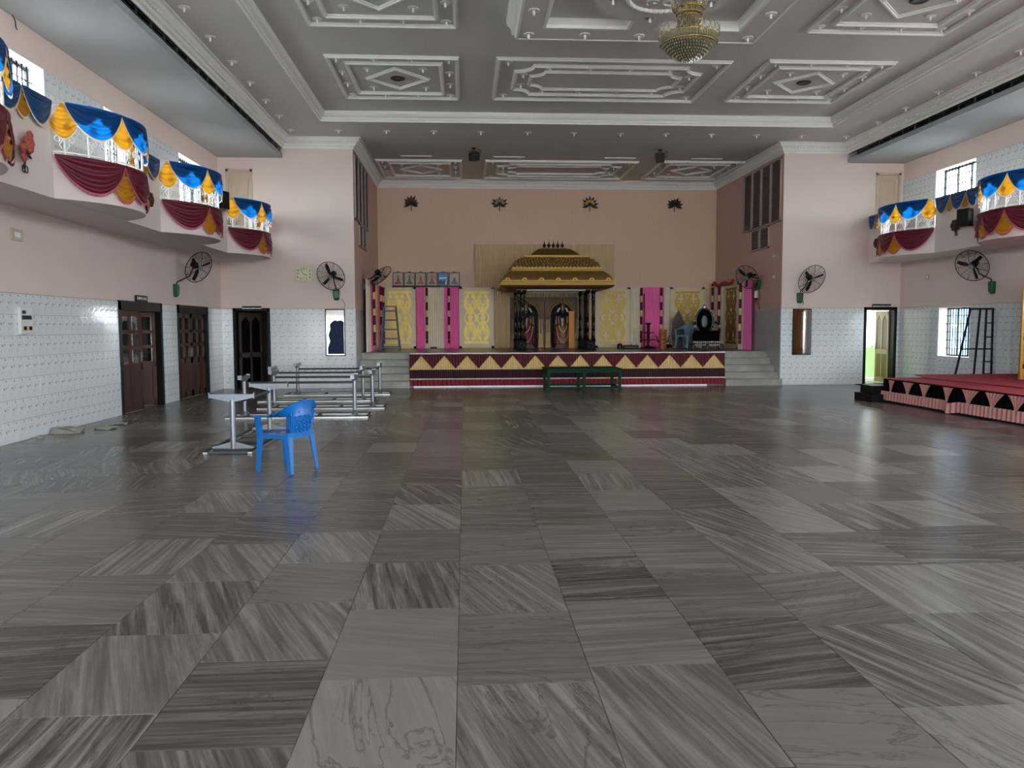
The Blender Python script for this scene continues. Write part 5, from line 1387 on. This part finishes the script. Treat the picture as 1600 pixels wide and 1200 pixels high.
# pillars: a cluster of turned columns on a carved block at each corner
COLP = [(.05,.0),(.062,.03),(.04,.06),(.036,.30),(.05,.33),(.036,.36),(.034,.62),(.048,.65),(.034,.68),(.034,1.20),(.05,1.24),(.036,1.28),(.036,1.42),(.055,1.46),(.062,1.55)]
for sx, sy in ((-1,-1),(1,-1),(-1,1),(1,1)):
    px, py_ = cx+sx*1.05, cy+sy*.78
    b = MB(); b.box(px-.155,py_-.155,STZ,px+.155,py_+.155,STZ+.04); b.box(px-.135,py_-.135,STZ+.04,px+.135,py_+.135,STZ+.26); b.box(px-.155,py_-.155,STZ+.26,px+.155,py_+.155,STZ+.30)
    o = bevel(b.obj('pillar_block', BLOCK, t, False, True), .008)
    m = MB()
    for e in (-1,1): m.tube([(px+.07*math.cos(a), py_+e*.137, STZ+.15+.07*math.sin(a)) for a in [2*PI*j/16 for j in range(16)]], .014, 6, True); m.sphere((px, py_+e*.137, STZ+.15), (.03,.02,.03), 8, 5)
    m.obj('carved_roundel', BLACKCARVE, o, True, True)
    for ax, ay in ((-.09,-.09),(.09,-.09),(-.09,.09),(.09,.09)):
        MB().lathe(COLP, 12, (px+ax, py_+ay, STZ+.30)).obj('turned_column', BLACKCARVE, t, 2, True)
    m = MB(); m.box(px-.15,py_-.15,2.72,px+.15,py_+.15,2.755)
    for e in (-1,1): m.tube([(px+e*.09+.05*math.cos(a), py_-.14, 2.69+.05*math.sin(a)) for a in [2*PI*j/12 for j in range(12)]], .012, 6, True)
    m.obj('capital', BLACKCARVE, t, False, True)
m = MB()
for y in (cy-.78, cy+.78): m.box(cx-1.2,y-.05,2.70,cx+1.2,y+.05,2.78)
for x in (cx-1.05, cx+1.05): m.box(x-.05,cy-.8,2.70,x+.05,cy+.8,2.78)
m.obj('lintel', MOULD, t, False, True)

# niches and idols behind
def niche(label, xa, xb):
    yb = 26.92; xc = (xa+xb)/2; t = thing('idol_niche', label, 'niche', (xc, yb, STZ)); w2 = (xb-xa)/2
    MB().box(xa+.004,yb-.02,STZ+.002,xb-.004,yb+.03,2.60).obj('board', mat('mauve_brown_board', (112,90,80), .7), t, False, True)
    P = [(xc+.36*math.cos(a), 1.98+.40*math.sin(a)) for a in [PI*j/18 for j in range(19)]]+[(xc-.36,STZ+.01),(xc+.36,STZ+.01)]
    MB().prism(P, 'y', yb-.03, yb-.021).obj('recess_shade', mat('niche_shade', (14,11,11), .9), t, False, True)  # flat black sheet painted in for the shade inside a recess
    gm = mat('antique_bronze_gilt', (142,112,66), .45, .4, var=.25, scale=20, bump=.3)
    for r, q in ((.40,.03),(.46,.018),(.50,.022)): MB().tube([(xc+r*math.cos(a), yb-.06, 1.98+(r+.05)*math.sin(a)) for a in [PI*j/20 for j in range(21)]], q, 7).obj('arch_band', gm, t, True, True)
    for s in (-1, 1):
        x = xc+s*.46; m = MB(); m.box(x-.10,yb-.10,STZ+.004,x+.10,yb-.02,STZ+.10); m.box(x-.075,yb-.08,STZ+.10,x+.075,yb-.02,STZ+.50); 
        for k in range(5): m.box(x-.085,yb-.09,STZ+.14+k*.075,x+.085,yb-.02,STZ+.16+k*.075)
        m.box(x-.055,yb-.07,STZ+.50,x-.02,yb-.02,1.86); m.box(x+.02,yb-.07,STZ+.50,x+.055,yb-.02,1.86); m.obj('pilaster', gm, t, False, True)
        m = MB()
        for q in range(7): a = q*2*PI/7; m.sphere((x+.06*math.cos(a), yb-.07, 1.98+.07*math.sin(a)), (.035,.03,.04), 7, 5)
        m.sphere((x,yb-.08,1.98), (.05,.05,.06), 8, 6); m.obj('lion_boss', gm, t, True, True)
    m = MB(); m.sphere((xc,yb-.07,2.45), (.07,.05,.06), 8, 6)
    for s in (-1,1): m.tube([(xc+s*(.06+.05*j), yb-.06, 2.44-.02*j+.03*math.sin(j*2)) for j in range(5)], .02, 6)
    m.obj('crest', gm, t, True, True)
niche('brown idol niche under a bronze arch, right of the two in the shrine', 2.70, 3.82)
niche('brown idol niche under a bronze arch, left one half hidden by the pillars', 1.52, 2.68)
def idol(label, x, y, robe, tilt=0):
    t = thing('idol', label, 'statue', (x, y, STZ))
    m = MB(); m.box(-.26,-.14,0,.26,.14,.06); m.box(-.22,-.12,.06,.22,.12,.12); m.obj('plinth', BRONZE, t)
    S = .115
    # body: one lathe-like figure of elliptical sections, broad shoulders, narrow waist, pleated skirt
    secs = []
    for z, rx, ry in ((.12,.20,.10),(.30,.215,.11),(.50,.20,.105),(.66,.165,.095),(.78,.12,.085),(.88,.135,.09),(.98,.165,.095),(1.05,.16,.085),(1.09,.085,.06),(1.115,.045,.045),(1.15,.043,.043)):
        secs.append([Vector((rx*math.cos(a)*(1+.04*math.cos(a*9) if z < .7 else 1), ry*math.sin(a), z)) for a in [2*PI*k/28 for k in range(28)]])
    MB().loft(secs).obj('body', IDOL, t, True)
    m = MB(); m.sphere((0,-.005,1.225), (.062,.068,.085), 14, 10); m.sphere((0,-.075,1.215), (.012,.016,.022), 6, 5)
    for s in (-1,1): m.sphere((s*.066,0,1.225), (.012,.02,.03), 6, 5)
    m.obj('head', IDOL, t, True)
    m = MB()
    for s in (-1,1): m.sphere((s*.025,-.063,1.24), (.014,.007,.008), 7, 5)
    m.box(-.02,-.072,1.178,.02,-.064,1.186); m.prism([(-.03,1.30),(.03,1.30),(.0,1.262)], 'y', -.072, -.06); m.obj('painted_face', WHITEP, t)
    MB().lathe([(.07,1.28),(.085,1.31),(.075,1.34),(.08,1.36),(.06,1.41),(.064,1.43),(.04,1.48),(.02,1.51),(.012,1.54)], 14).obj('crown', mat('tarnished_gold', (128,96,62), .4, .6, var=.2), t, 2)
    for s in (-1,1):
        MB().tube([(s*.15,-.01,1.03),(s*.24,-.03,.86),(s*.20,-.12,.74),(s*.13,-.16,.80)], [.045,.038,.032,.026], 8).obj('arm', IDOL, t, True)
        MB().tube([(s*.14,.0,1.05),(s*.25,.02,1.16),(s*.21,.0,1.34)], [.042,.034,.026], 8).obj('raised_arm', IDOL, t, True)
        MB().tube([(s*.18,-.02,1.20),(s*.10,-.05,1.34)], [.035,.028], 8).obj('white_sash', WHITEP, t, True)
    m = MB()
    def sk(u, v): a = PI*1.25*(u-.5)*1.5; r = (.19+.05*v)*(1+.05*math.sin(u*60)); return (r*math.sin(a)*1.05, -r*.56*math.cos(a), .74-.60*v)
    m.grid(sk, 60, 6); m.obj('robe', robe, t, True)
    gar = mat('white_red_garland', (206,184,176), .7, var=.3, scale=60)
    for k, (dx, dz) in enumerate(((.10,.34),(.14,.52),(.19,.72),(.22,.86))):
        n = 22; m = MB()
        m.tube([(dx*math.sin(PI*(j/n-.5))*1.05, -.10-.035*math.cos(PI*(j/n-.5)), 1.06-dz*max(0,math.cos(PI*(j/n-.5)))**.8) for j in range(n+1)], .014, 6); m.obj('garland', BRIGHTGOLD if k in (1,) else gar if k % 2 else mat('rust_garland', (120,70,44), .6, var=.2), t, True)
    m = MB()
    for s in (-1,1):
        for j in range(9): m.sphere((s*(.25+.012*math.sin(j*2)), -.05, .18+j*.085), (.032,.03,.042), 7, 5)
    m.obj('side_flowers', mat('red_white_flower_string', (150,44,54), .7, var=.4, scale=26), t, True)
    return t
idol('dark crowned idol with gold garlands standing in the right niche', 3.27, 26.66, mat('rust_gold_robe', (128,78,44), .5, .2, var=.3, scale=30))
idol('dark crowned idol with crimson garland in the left niche, partly behind pillars', 2.05, 26.66, mat('crimson_idol_robe', (120,28,56), .6, var=.3, scale=30))
m = MB(); m.box(3.44,26.30,STZ+.002,3.62,26.34,2.12); single(m, 'wooden_plank', ORANGE, 'upright orange plank leaning beside the right idol', 'board')

# ------------------------------------------------------------------ other things on the stage
def step_ladder(label, c, rz, wb, wt, h, rungs, m, depth=.34, tread=.05, front=.10):
    t = thing('step_ladder', label, 'ladder', c, rz)
    for s in (-1, 1):
        MB().bar((s*wb/2,-front,0),(s*wt/2,.02,h), .055, .06, (0,1,0)).obj('front_stile', m, t)
        MB().bar((s*wb/2*.96,depth,0),(s*wt/2*.9,.05,h-.06), .04, .05, (0,1,0)).obj('back_stile', m, t)
    for k in range(rungs):
        q = .06+.84*k/(rungs-1) if rungs > 1 else .5; w2 = wb/2+(wt-wb)/2*q
        MB().box(-w2+.01, -front+(.02+front)*q-tread, h*q-.02, w2-.01, -front+(.02+front)*q+tread*.6, h*q+.02).obj('tread', m, t)
    MB().box(-wt/2-.03,-.10,h-.015,wt/2+.03,.10,h+.012).obj('top_cap', m, t)
    MB().box(-wb/2*.9, depth-.02, .10, wb/2*.9, depth+.01, .13).obj('back_brace', m, t)
    return t
step_ladder('grey painted step ladder standing on the stage before the left gold screen', (-2.27, 24.6, STZ), 0, .58, .36, 1.34, 5, mat('slate_grey_paint', (62, 68, 74), .5), .40)

def lamp_stand():
    t = thing('lamp_stand', 'dark three tiered oil lamp stand before the pink curtain', 'lamp stand', (5.93, 25.6, STZ)); m = mat('dark_bronze_lamp', (40, 22, 22), .4, .4)
    MB().lathe([(.26,0),(.27,.02),(.22,.05),(.10,.07),(.05,.10)], 20).obj('base', m, t, 2)
    MB().lathe([(.05,.08),(.03,.14),(.045,.20),(.03,.26),(.045,.30),(.045,.74),(.06,.78),(.09,.80)], 12).obj('stem', m, t, 2)
    for z, r in ((.28,.26),(.51,.20)): MB().lathe([(.04,z-.02),(r-.02,z-.012),(r,z+.012),(r-.02,z+.006),(.04,z)], 20).obj('lamp_tray', m, t, 2)
    MB().lathe([(.06,.79),(.115,.815),(.12,.83),(.02,.82)], 16).obj('top_tray', m, t, 2)
lamp_stand()
t = thing('drum_vessel', 'tall orange brown ringed vessel with curved side handles near the lamp stand', 'vessel', (6.26, 25.0, STZ)); cm = mat('orange_brown_clay', (150, 88, 40), .45, var=.2, scale=12)
MB().lathe([(.105,0),(.115,.01),(.115,.15),(.121,.16),(.115,.17),(.115,.31),(.121,.32),(.115,.33),(.115,.46),(.121,.47),(.113,.48),(.108,.62),(.085,.62),(.085,.5)], 20).obj('body', cm, t, 2)
m = MB()
for k in range(5): m.sphere((0,-.115,.07+.11*k), (.02,.012,.02), 8, 5)
m.obj('stud', BRONZE, t, True)
for s in (-1,1): MB().tube([(s*.11,0,.22),(s*.17,0,.26),(s*.18,0,.34),(s*.21,0,.41),(s*.25,0,.41)], [.03,.028,.022,.02,.012], 7).obj('handle', BRONZE, t, True)
t = thing('cooking_pot', 'small black steel pot on the stage before the right gold screen', 'pot', (4.92, 25.2, STZ))
MB().lathe([(.075,0),(.085,.01),(.085,.13),(.09,.135),(.078,.14)], 16).obj('body', BLACKM, t, 2); MB().lathe([(.088,.138),(.07,.16),(.02,.175),(.012,.2),(.0,.2)], 16).obj('lid', STEELD, t, 2)
t = thing('black_box', 'low black box with a small knob beside the steel pot', 'box', (5.27, 25.2, STZ))
bevel(MB().box(-.24,-.12,0,.24,.12,.12).obj('body', BLACK, t), .02); MB().box(-.17,-.126,.03,.16,-.119,.09).obj('front_plate', BRONZE, t); MB().tube([(.02,0,.118),(.03,0,.16)], .01, 6).obj('knob', BLACK, t)
t = thing('black_box', 'small black box on the stage floor under the left ivory curtain', 'box', (-1.02, 26.45, STZ)); bevel(MB().box(-.10,-.06,0,.10,.06,.06).obj('body', BLACK, t), .008); MB().box(-.10,-.064,.035,.10,-.058,.04).obj('lid_line', STEELD, t)
t = thing('basket', 'dark low basket behind the orange brown vessel', 'basket', (6.56, 25.9, STZ)); MB().lathe([(.13,0),(.16,.10),(.17,.12),(.15,.115),(.12,.02)], 16).obj('body', BLKCLOTH, t, 2); MB().tube([(.16*math.cos(a),0,.11+.14*math.sin(a)) for a in [PI*j/10 for j in range(11)]], .012, 6).obj('handle', BLACK, t)

# carved throne
t = thing('throne', 'black and silver carved throne with an oval back at the right of the stage', 'throne', (7.50, 24.55, STZ), -.12)
SV = SILVER
m = MB(); m.box(-.36,-.30,.26,.36,.30,.50); m.obj('seat_box', BLKCLOTH, t); bevel(MB().box(-.34,-.32,.50,.34,.28,.58).obj('cushion', BLKCLOTH, t), .03)
for z in (.11,.20):
    MB().box(-.44,-.34,z,.44,.32,z+.055).obj('carved_rail', STEELD, t)
    m = MB()
    for k in range(15): m.sphere((-.42+.06*k,-.345,z+.028), (.026,.012,.022), 6, 4)
    m.obj('rail_beads', SV, t, True)
for x in (-.42,0,.42):
    for y in (-.33,.30): MB().tube([(x,y,.17),(x*1.03,y-.02,.10),(x*1.0,y+.0,.04),(x*1.06,y-.03,.0)], [.04,.05,.028,.035], 8).obj('scroll_foot', STEELD, t, True)
o = MB().prism([(.25*math.cos(a), .88+.36*math.sin(a)) for a in [2*PI*j/28 for j in range(28)]], 'y', .24, .30).obj('oval_back', BLKCLOTH, t)
MB().tube([(.26*math.cos(a), .25, .88+.38*math.sin(a)) for a in [2*PI*j/36 for j in range(36)]], .04, 8, True).obj('back_rim', BLACKCARVE, t, True)
m = MB()
for j in range(30): a = 2*PI*j/30; m.sphere((.30*math.cos(a), .235, .88+.42*math.sin(a)), (.025,.025,.03), 6, 4)
m.obj('rim_beads', SV, t, True)
MB().sphere((0,.235,.86), (.11,.015,.20), 14, 8).obj('back_medallion', STEELD, t, True)
MB().lathe([(.08,1.27),(.06,1.31),(.075,1.34),(.02,1.38),(.004,1.43)], 10, (0,.26,0), 1, .5).obj('crest', SV, t, 2)
for s in (-1,1):
    MB().tube([(s*.33,.22,.84),(s*.37,.05,.80),(s*.37,-.18,.78),(s*.37,-.28,.72)], [.035,.04,.045,.05], 8).obj('arm_rest', BLACKCARVE, t, True)
    m = MB(); m.sphere((s*.37,-.31,.70), (.06,.045,.065), 10, 7); m.sphere((s*.37,-.355,.70), (.03,.02,.03), 8, 5); m.obj('silver_lion_knob', SV, t, True)
    MB().tube([(s*.37,-.26,.70),(s*.36,-.27,.50)], .04, 8).obj('arm_support', BLACKCARVE, t, True)
    MB().tube([(s*.27,.20,.80),(s*.30,.18,.66)], .03, 8).obj('silver_bracket', SV, t, True)
# grey blue plastic chair beside the throne and the dark leaf shaped shield behind it
armchair('plastic_armchair', 'grey blue plastic armchair on the stage between the gold screen and the throne', (7.08, 25.35, STZ), math.radians(-48), mat('grey_blue_plastic', (104, 136, 152), .4))
m = MB(); P = [(0,.0),(.20,.05),(.24,.45),(.20,.80),(.10,1.02),(0,1.24),(-.10,1.02),(-.20,.80),(-.24,.45),(-.20,.05)]
o = single(MB().add([Vector((7.02+x, 25.86+.10*z, STZ+.004+z)) for x, z in P]+[Vector((7.02+x, 25.90+.10*z, STZ+.004+z)) for x, z in P], [tuple(range(9,-1,-1)), tuple(range(10,20))]+[(i,(i+1)%10,10+(i+1)%10,10+i) for i in range(10)]), 'carved_back_board', mat('dark_brown_lacquer', (44,28,24), .4), 'dark pointed leaf shaped board leaning behind the grey blue chair', 'board', (7.02,25.86,STZ))
# small white lamp hung with cable under the right stage fan
t = thing('hanging_lamp', 'small white lamp with looped black cable hung beside the right stage fan', 'lamp', (8.49, 22.96, 2.42))
MB().lathe([(.03,0),(.05,.02),(.05,.19),(.03,.22)], 12).obj('lamp_body', WHITEP, t, 2); MB().lathe([(.055,-.04),(.055,.01),(.02,.015)], 12).obj('lamp_base', BLACK, t, 2)
MB().tube([(.10,.0,.5),(-.02,-.02,.40),(-.05,-.12,.30),(-.05,-.18,.05),(-.04,-.10,-.10),(0,0,-.12),(.06,.14,-.05),(.10,.02,-.2),(.10,-.02,-.32)], .008, 5).obj('cable', BLACK, t)

# ------------------------------------------------------------------ carpeted riser at the right wall
RX0, RX1, RY0, RY1, RZ = 8.86, RX-.045, 9.4, 16.45, .50
t = thing('riser', 'low carpeted platform against the right wall with a black and pink skirt', 'platform', ((RX0+RX1)/2, (RY0+RY1)/2, 0))
MB().box(RX0+.04,RY0,.0,RX1,RY1-.03,RZ-.02).obj('deck', BLACK, t, world=True)
RL = RY1-RY0
MB().grid(lambda u, v: (RX0+.02-.010*math.sin(u*RL*2*PI/.16), RY1-RL*u, RZ-.015-(RZ-.20)*v), 400, 2).obj('black_skirt', BLKCLOTH, t, True, True)
MB().grid(lambda u, v: (RX0+.02+(RX1-RX0)*u, RY1-.005-.008*math.sin(u*60), RZ-.015-(RZ-.20)*v), 60, 2).obj('black_skirt', BLKCLOTH, t, True, True)
def puff(y): return .07*math.exp(-((y-14.0)/.12)**2)
MB().grid(lambda u, v: (RX0-.020-.026*math.sin(u*RL*2*PI/.11+.7*math.sin(u*40))*(.6+.4*v)-puff(RY1-RL*u), RY1-RL*u, .235-.035*math.exp(-((RY1-RL*u-14.0)/.15)**2)-.19*v), 900, 3).obj('pink_pleated_band', PINKP, t, True, True)
for k, y in enumerate((16.08,15.44,14.86,14.13,13.50,12.86,12.27,11.65,11.05,10.4)):
    wd = (.20,.34,.32,.26,.40,.42,.42,.4,.4,.4)[k]
    MB().grid(lambda u, v: (RX0-.004-.012*math.sin(u*2*PI*5+k), y+(u-.5)*wd*1.2*(.10+.90*(1-v)**1.5)+.04*v, RZ-.03-.27*v), 36, 6).obj('pink_pleated_drop', PINKP, t, True, True)
def crp(u, v, X0, X1, Y0, Y1, z): return (X0+(X1-X0)*u, Y0+(Y1-Y0)*v, z+.004*math.sin(u*9+v*5)*math.sin(v*14))
single(MB().grid(lambda u, v: crp(u,v,RX0-.01,RX1-.01,RY0,RY1-.01,RZ-.008), 20, 40, (0,0,.012)), 'carpet', CARPET, 'deep red carpet covering the whole riser by the right wall', 'carpet', ((RX0+RX1)/2,13,RZ-.01))
single(MB().grid(lambda u, v: crp(u,v,9.55+.5*(1-v),RX1-.03,RY0+.3,RY1+.0,RZ+.012)[:2]+(RZ+.010+.05*max(0,v-.93)/.07,), 20, 40, (0,0,.012)), 'carpet', CARPET, 'second red carpet laid over the wall side of the riser, its far edge lifted', 'carpet', (10.8,13,RZ+.005))
t = thing('riser_steps', 'small pair of black steps at the far end of the riser', 'steps', (9.1, 16.7, 0))
MB().box(8.53,16.25,0,8.785,17.0,.165).obj('lower_step', BLACK, t, world=True); MB().box(8.66,16.50,.165,8.84,17.0,.33).box(8.66,16.50,0,9.6,17.0,.165).box(8.84,16.5,.165,9.6,17.0,.33).obj('upper_step', BLACK, t, world=True)
single(MB().box(10.75,22.0-.9,.0,11.8,22.0-.55,.012), 'door_mat', BLKCLOTH, 'dark mat on the floor before the open right pier door', 'mat')
# gilded carved backdrop whose edge shows at the right of the photo
t = thing('carved_backdrop', 'golden carved wooden backdrop standing on the riser, cut by the right edge of the photo', 'backdrop', (11.5, 15.2, RZ+.035))
MB().prism([(10.97,RZ+.036),(11.90,RZ+.036),(11.90,2.50),(11.35,2.62),(11.08,2.45),(11.00,2.38)], 'y', 15.17, 15.23).obj('board', mat('golden_brown_wood', (188,128,52), .35, .15, var=.15), t, world=True)
for z in (.9,1.45,2.0):
    m = MB(); m.tube([(11.16+.10*math.cos(a)*(1-.09*a), 15.15, z+.14*math.sin(a)*(1-.09*a)) for a in [j*.5 for j in range(15)]], .022, 7); m.sphere((11.02,15.16,z-.1), (.035,.03,.05), 8, 5); m.obj('carved_scroll', BRONZE, t, True, True)
MB().tube([(10.985,15.165,RZ+.05),(10.985,15.165,2.37),(11.08,15.165,2.46),(11.35,15.165,2.63),(11.88,15.165,2.51)], .024, 8).obj('gilt_edge', BRIGHTGOLD, t, True, True)

# ------------------------------------------------------------------ big black trestle ladder behind the riser
t = thing('trestle_ladder', 'tall black iron trestle ladder standing behind the riser at the right wall', 'ladder', (11.66, 17.4, 0))
y = 17.4; zt = 1.98
def pt(xb, xt, q, yy): return Vector((xb+(xt-xb)*q, yy, zt*q))
legs = ((11.02,11.40,17.25),(11.46,11.62,17.55),(11.72,11.76,17.25),(11.86+.10,11.86+.16,17.55))
stl = [((10.98,17.22),(11.37,17.36)),((11.44,17.30),(11.60,17.38)),((11.72,17.30),(11.73,17.38)),((12.24-.33,17.22),(12.02-.13,17.36))]
xs_b = (10.96, 11.46, 11.71, 11.905); xs_t = (11.36, 11.59, 11.735, 11.885)
for (xb, xt) in zip(xs_b, xs_t): MB().bar((xb,17.40,0),(xt,17.40,zt), .034, .034, (0,1,0)).obj('leg', BLACKM, t, world=True)
MB().bar((xs_t[0],17.40,zt),(xs_t[3]+.02,17.40,zt), .04, .04).obj('top_bar', BLACKM, t, world=True)
q = .545; MB().bar((xs_b[0]+(xs_t[0]-xs_b[0])*q,17.40,zt*q),(xs_b[3]+(xs_t[3]-xs_b[3])*q,17.40,zt*q), .03, .03).obj('cross_brace', BLACKM, t, world=True)
for q in (.08,.26,.40,.68,.84):
    MB().bar((xs_b[2]+(xs_t[2]-xs_b[2])*q,17.40,zt*q),(xs_b[3]+(xs_t[3]-xs_b[3])*q,17.40,zt*q), .026, .026).obj('rung', BLACKM, t, world=True)

# ------------------------------------------------------------------ chandelier
t = thing('chandelier', 'gilt and crystal chandelier hanging from the dropped ceiling box', 'chandelier', (2.9, 10.4, 5.0))
MB().tube([(0,0,.25),(0,0,1.38)], .02, 8).obj('stem', GILT, t)
MB().lathe([(.16,1.38),(.16,1.36),(.10,1.33),(.03,1.31)], 20).obj('canopy', GILT, t, 2)
def ringg(r, z, q, name): MB().tube([(r*math.cos(a), r*math.sin(a), z) for a in [2*PI*j/40 for j in range(40)]], q, 6, True).obj(name, GILT, t, True)
for r, z in ((.36,.31),(.34,.22),(.145,.56),(.145,.33),(.19,.66),(.16,.60),(.09,.95)): ringg(r, z, .008, 'ring')
MB().lathe([(.02,.02),(.12,.05),(.22,.11),(.30,.18),(.335,.25),(.33,.25),(.29,.18),(.21,.12),(.11,.06),(.02,.03)], 36).obj('bowl', mat('tarnished_bowl', (92, 84, 62), .35, .3), t, True)
def gem(m, c, r, h): m.add([(c[0],c[1],c[2]+h),(c[0],c[1],c[2]-h)]+[(c[0]+r*math.cos(a),c[1]+r*math.sin(a),c[2]) for a in (0.2,1.77,3.34,4.91)], [(0,2,3),(0,3,4),(0,4,5),(0,5,2),(1,3,2),(1,4,3),(1,5,4),(1,2,5)])
m = MB()
for j, (r, z) in enumerate(((.36,.27),(.345,.24),(.325,.205),(.30,.175),(.27,.145),(.235,.115),(.20,.09),(.16,.068),(.12,.048),(.08,.03),(.04,.015))):
    n = max(6, int(2*PI*r/.036))
    for k in range(n): a = 2*PI*(k+.5*(j%2))/n; gem(m, (r*math.cos(a), r*math.sin(a), z-.008), .013, .024)
gem(m, (0,0,.0), .02, .03)
m.obj('crystal_bowl_drops', CRYSTAL, t, kind='stuff')
def bars(m, r, z0, z1, n, w=.008):
    for k in range(n): a = 2*PI*k/n; c = (r*math.cos(a), r*math.sin(a)); m.box(c[0]-w,c[1]-w,z0,c[0]+w,c[1]+w,z1)
m = MB(); bars(m, .355, .22, .305, 60, .010); m.obj('rim_prisms', CRYSTAL, t, kind='stuff')
m = MB(); bars(m, .145, .33, .56, 34, .007); bars(m, .11, .36, .60, 20, .007); m.obj('column_prisms', CRYSTAL, t, kind='stuff')
m = MB(); bars(m, .16, .58, .68, 30, .008); bars(m, .09, .68, .98, 22, .006); bars(m, .06, .95, 1.30, 14, .006); m.obj('upper_prisms', CRYSTAL, t, kind='stuff')
m = MB()
for r, z, n, s in ((.36,.31,26,.048),(.19,.66,16,.045)):
    for k in range(n):
        a = 2*PI*k/n; d = Vector((math.cos(a), math.sin(a), 0)); e = Vector((-math.sin(a), math.cos(a), 0)); c = d*r+Vector((0,0,z))
        m.tube([c+d*s*.5+e*s*math.cos(b)*.8+Vector((0,0,s*1.1+s*1.1*math.sin(b))) for b in [2*PI*j/10 for j in range(10)]], .006, 4, True)
m.obj('crystal_loops', CRYSTAL, t, kind='stuff')
m = MB(); rr = random.Random(4)
for k in range(150):
    a = rr.uniform(0,2*PI); z = rr.uniform(.34,1.2); r = .15 if z < .6 else .11 if z < .95 else .06; gem(m, (r*math.cos(a), r*math.sin(a), z), .011, .016)
m.obj('gilt_beads', GILT, t, kind='stuff')

# ------------------------------------------------------------------ small wires
m = MB(); m.tube([(LX+.04,11.95,6.0),(LX+.05,12.0,5.93),(LX+.03,12.05,5.86),(LX+.06,12.02,5.82)], .008, 5)
single(m, 'loose_wire', BLACK, 'short loose wire dangling from the left soffit near the photo edge', 'wire')
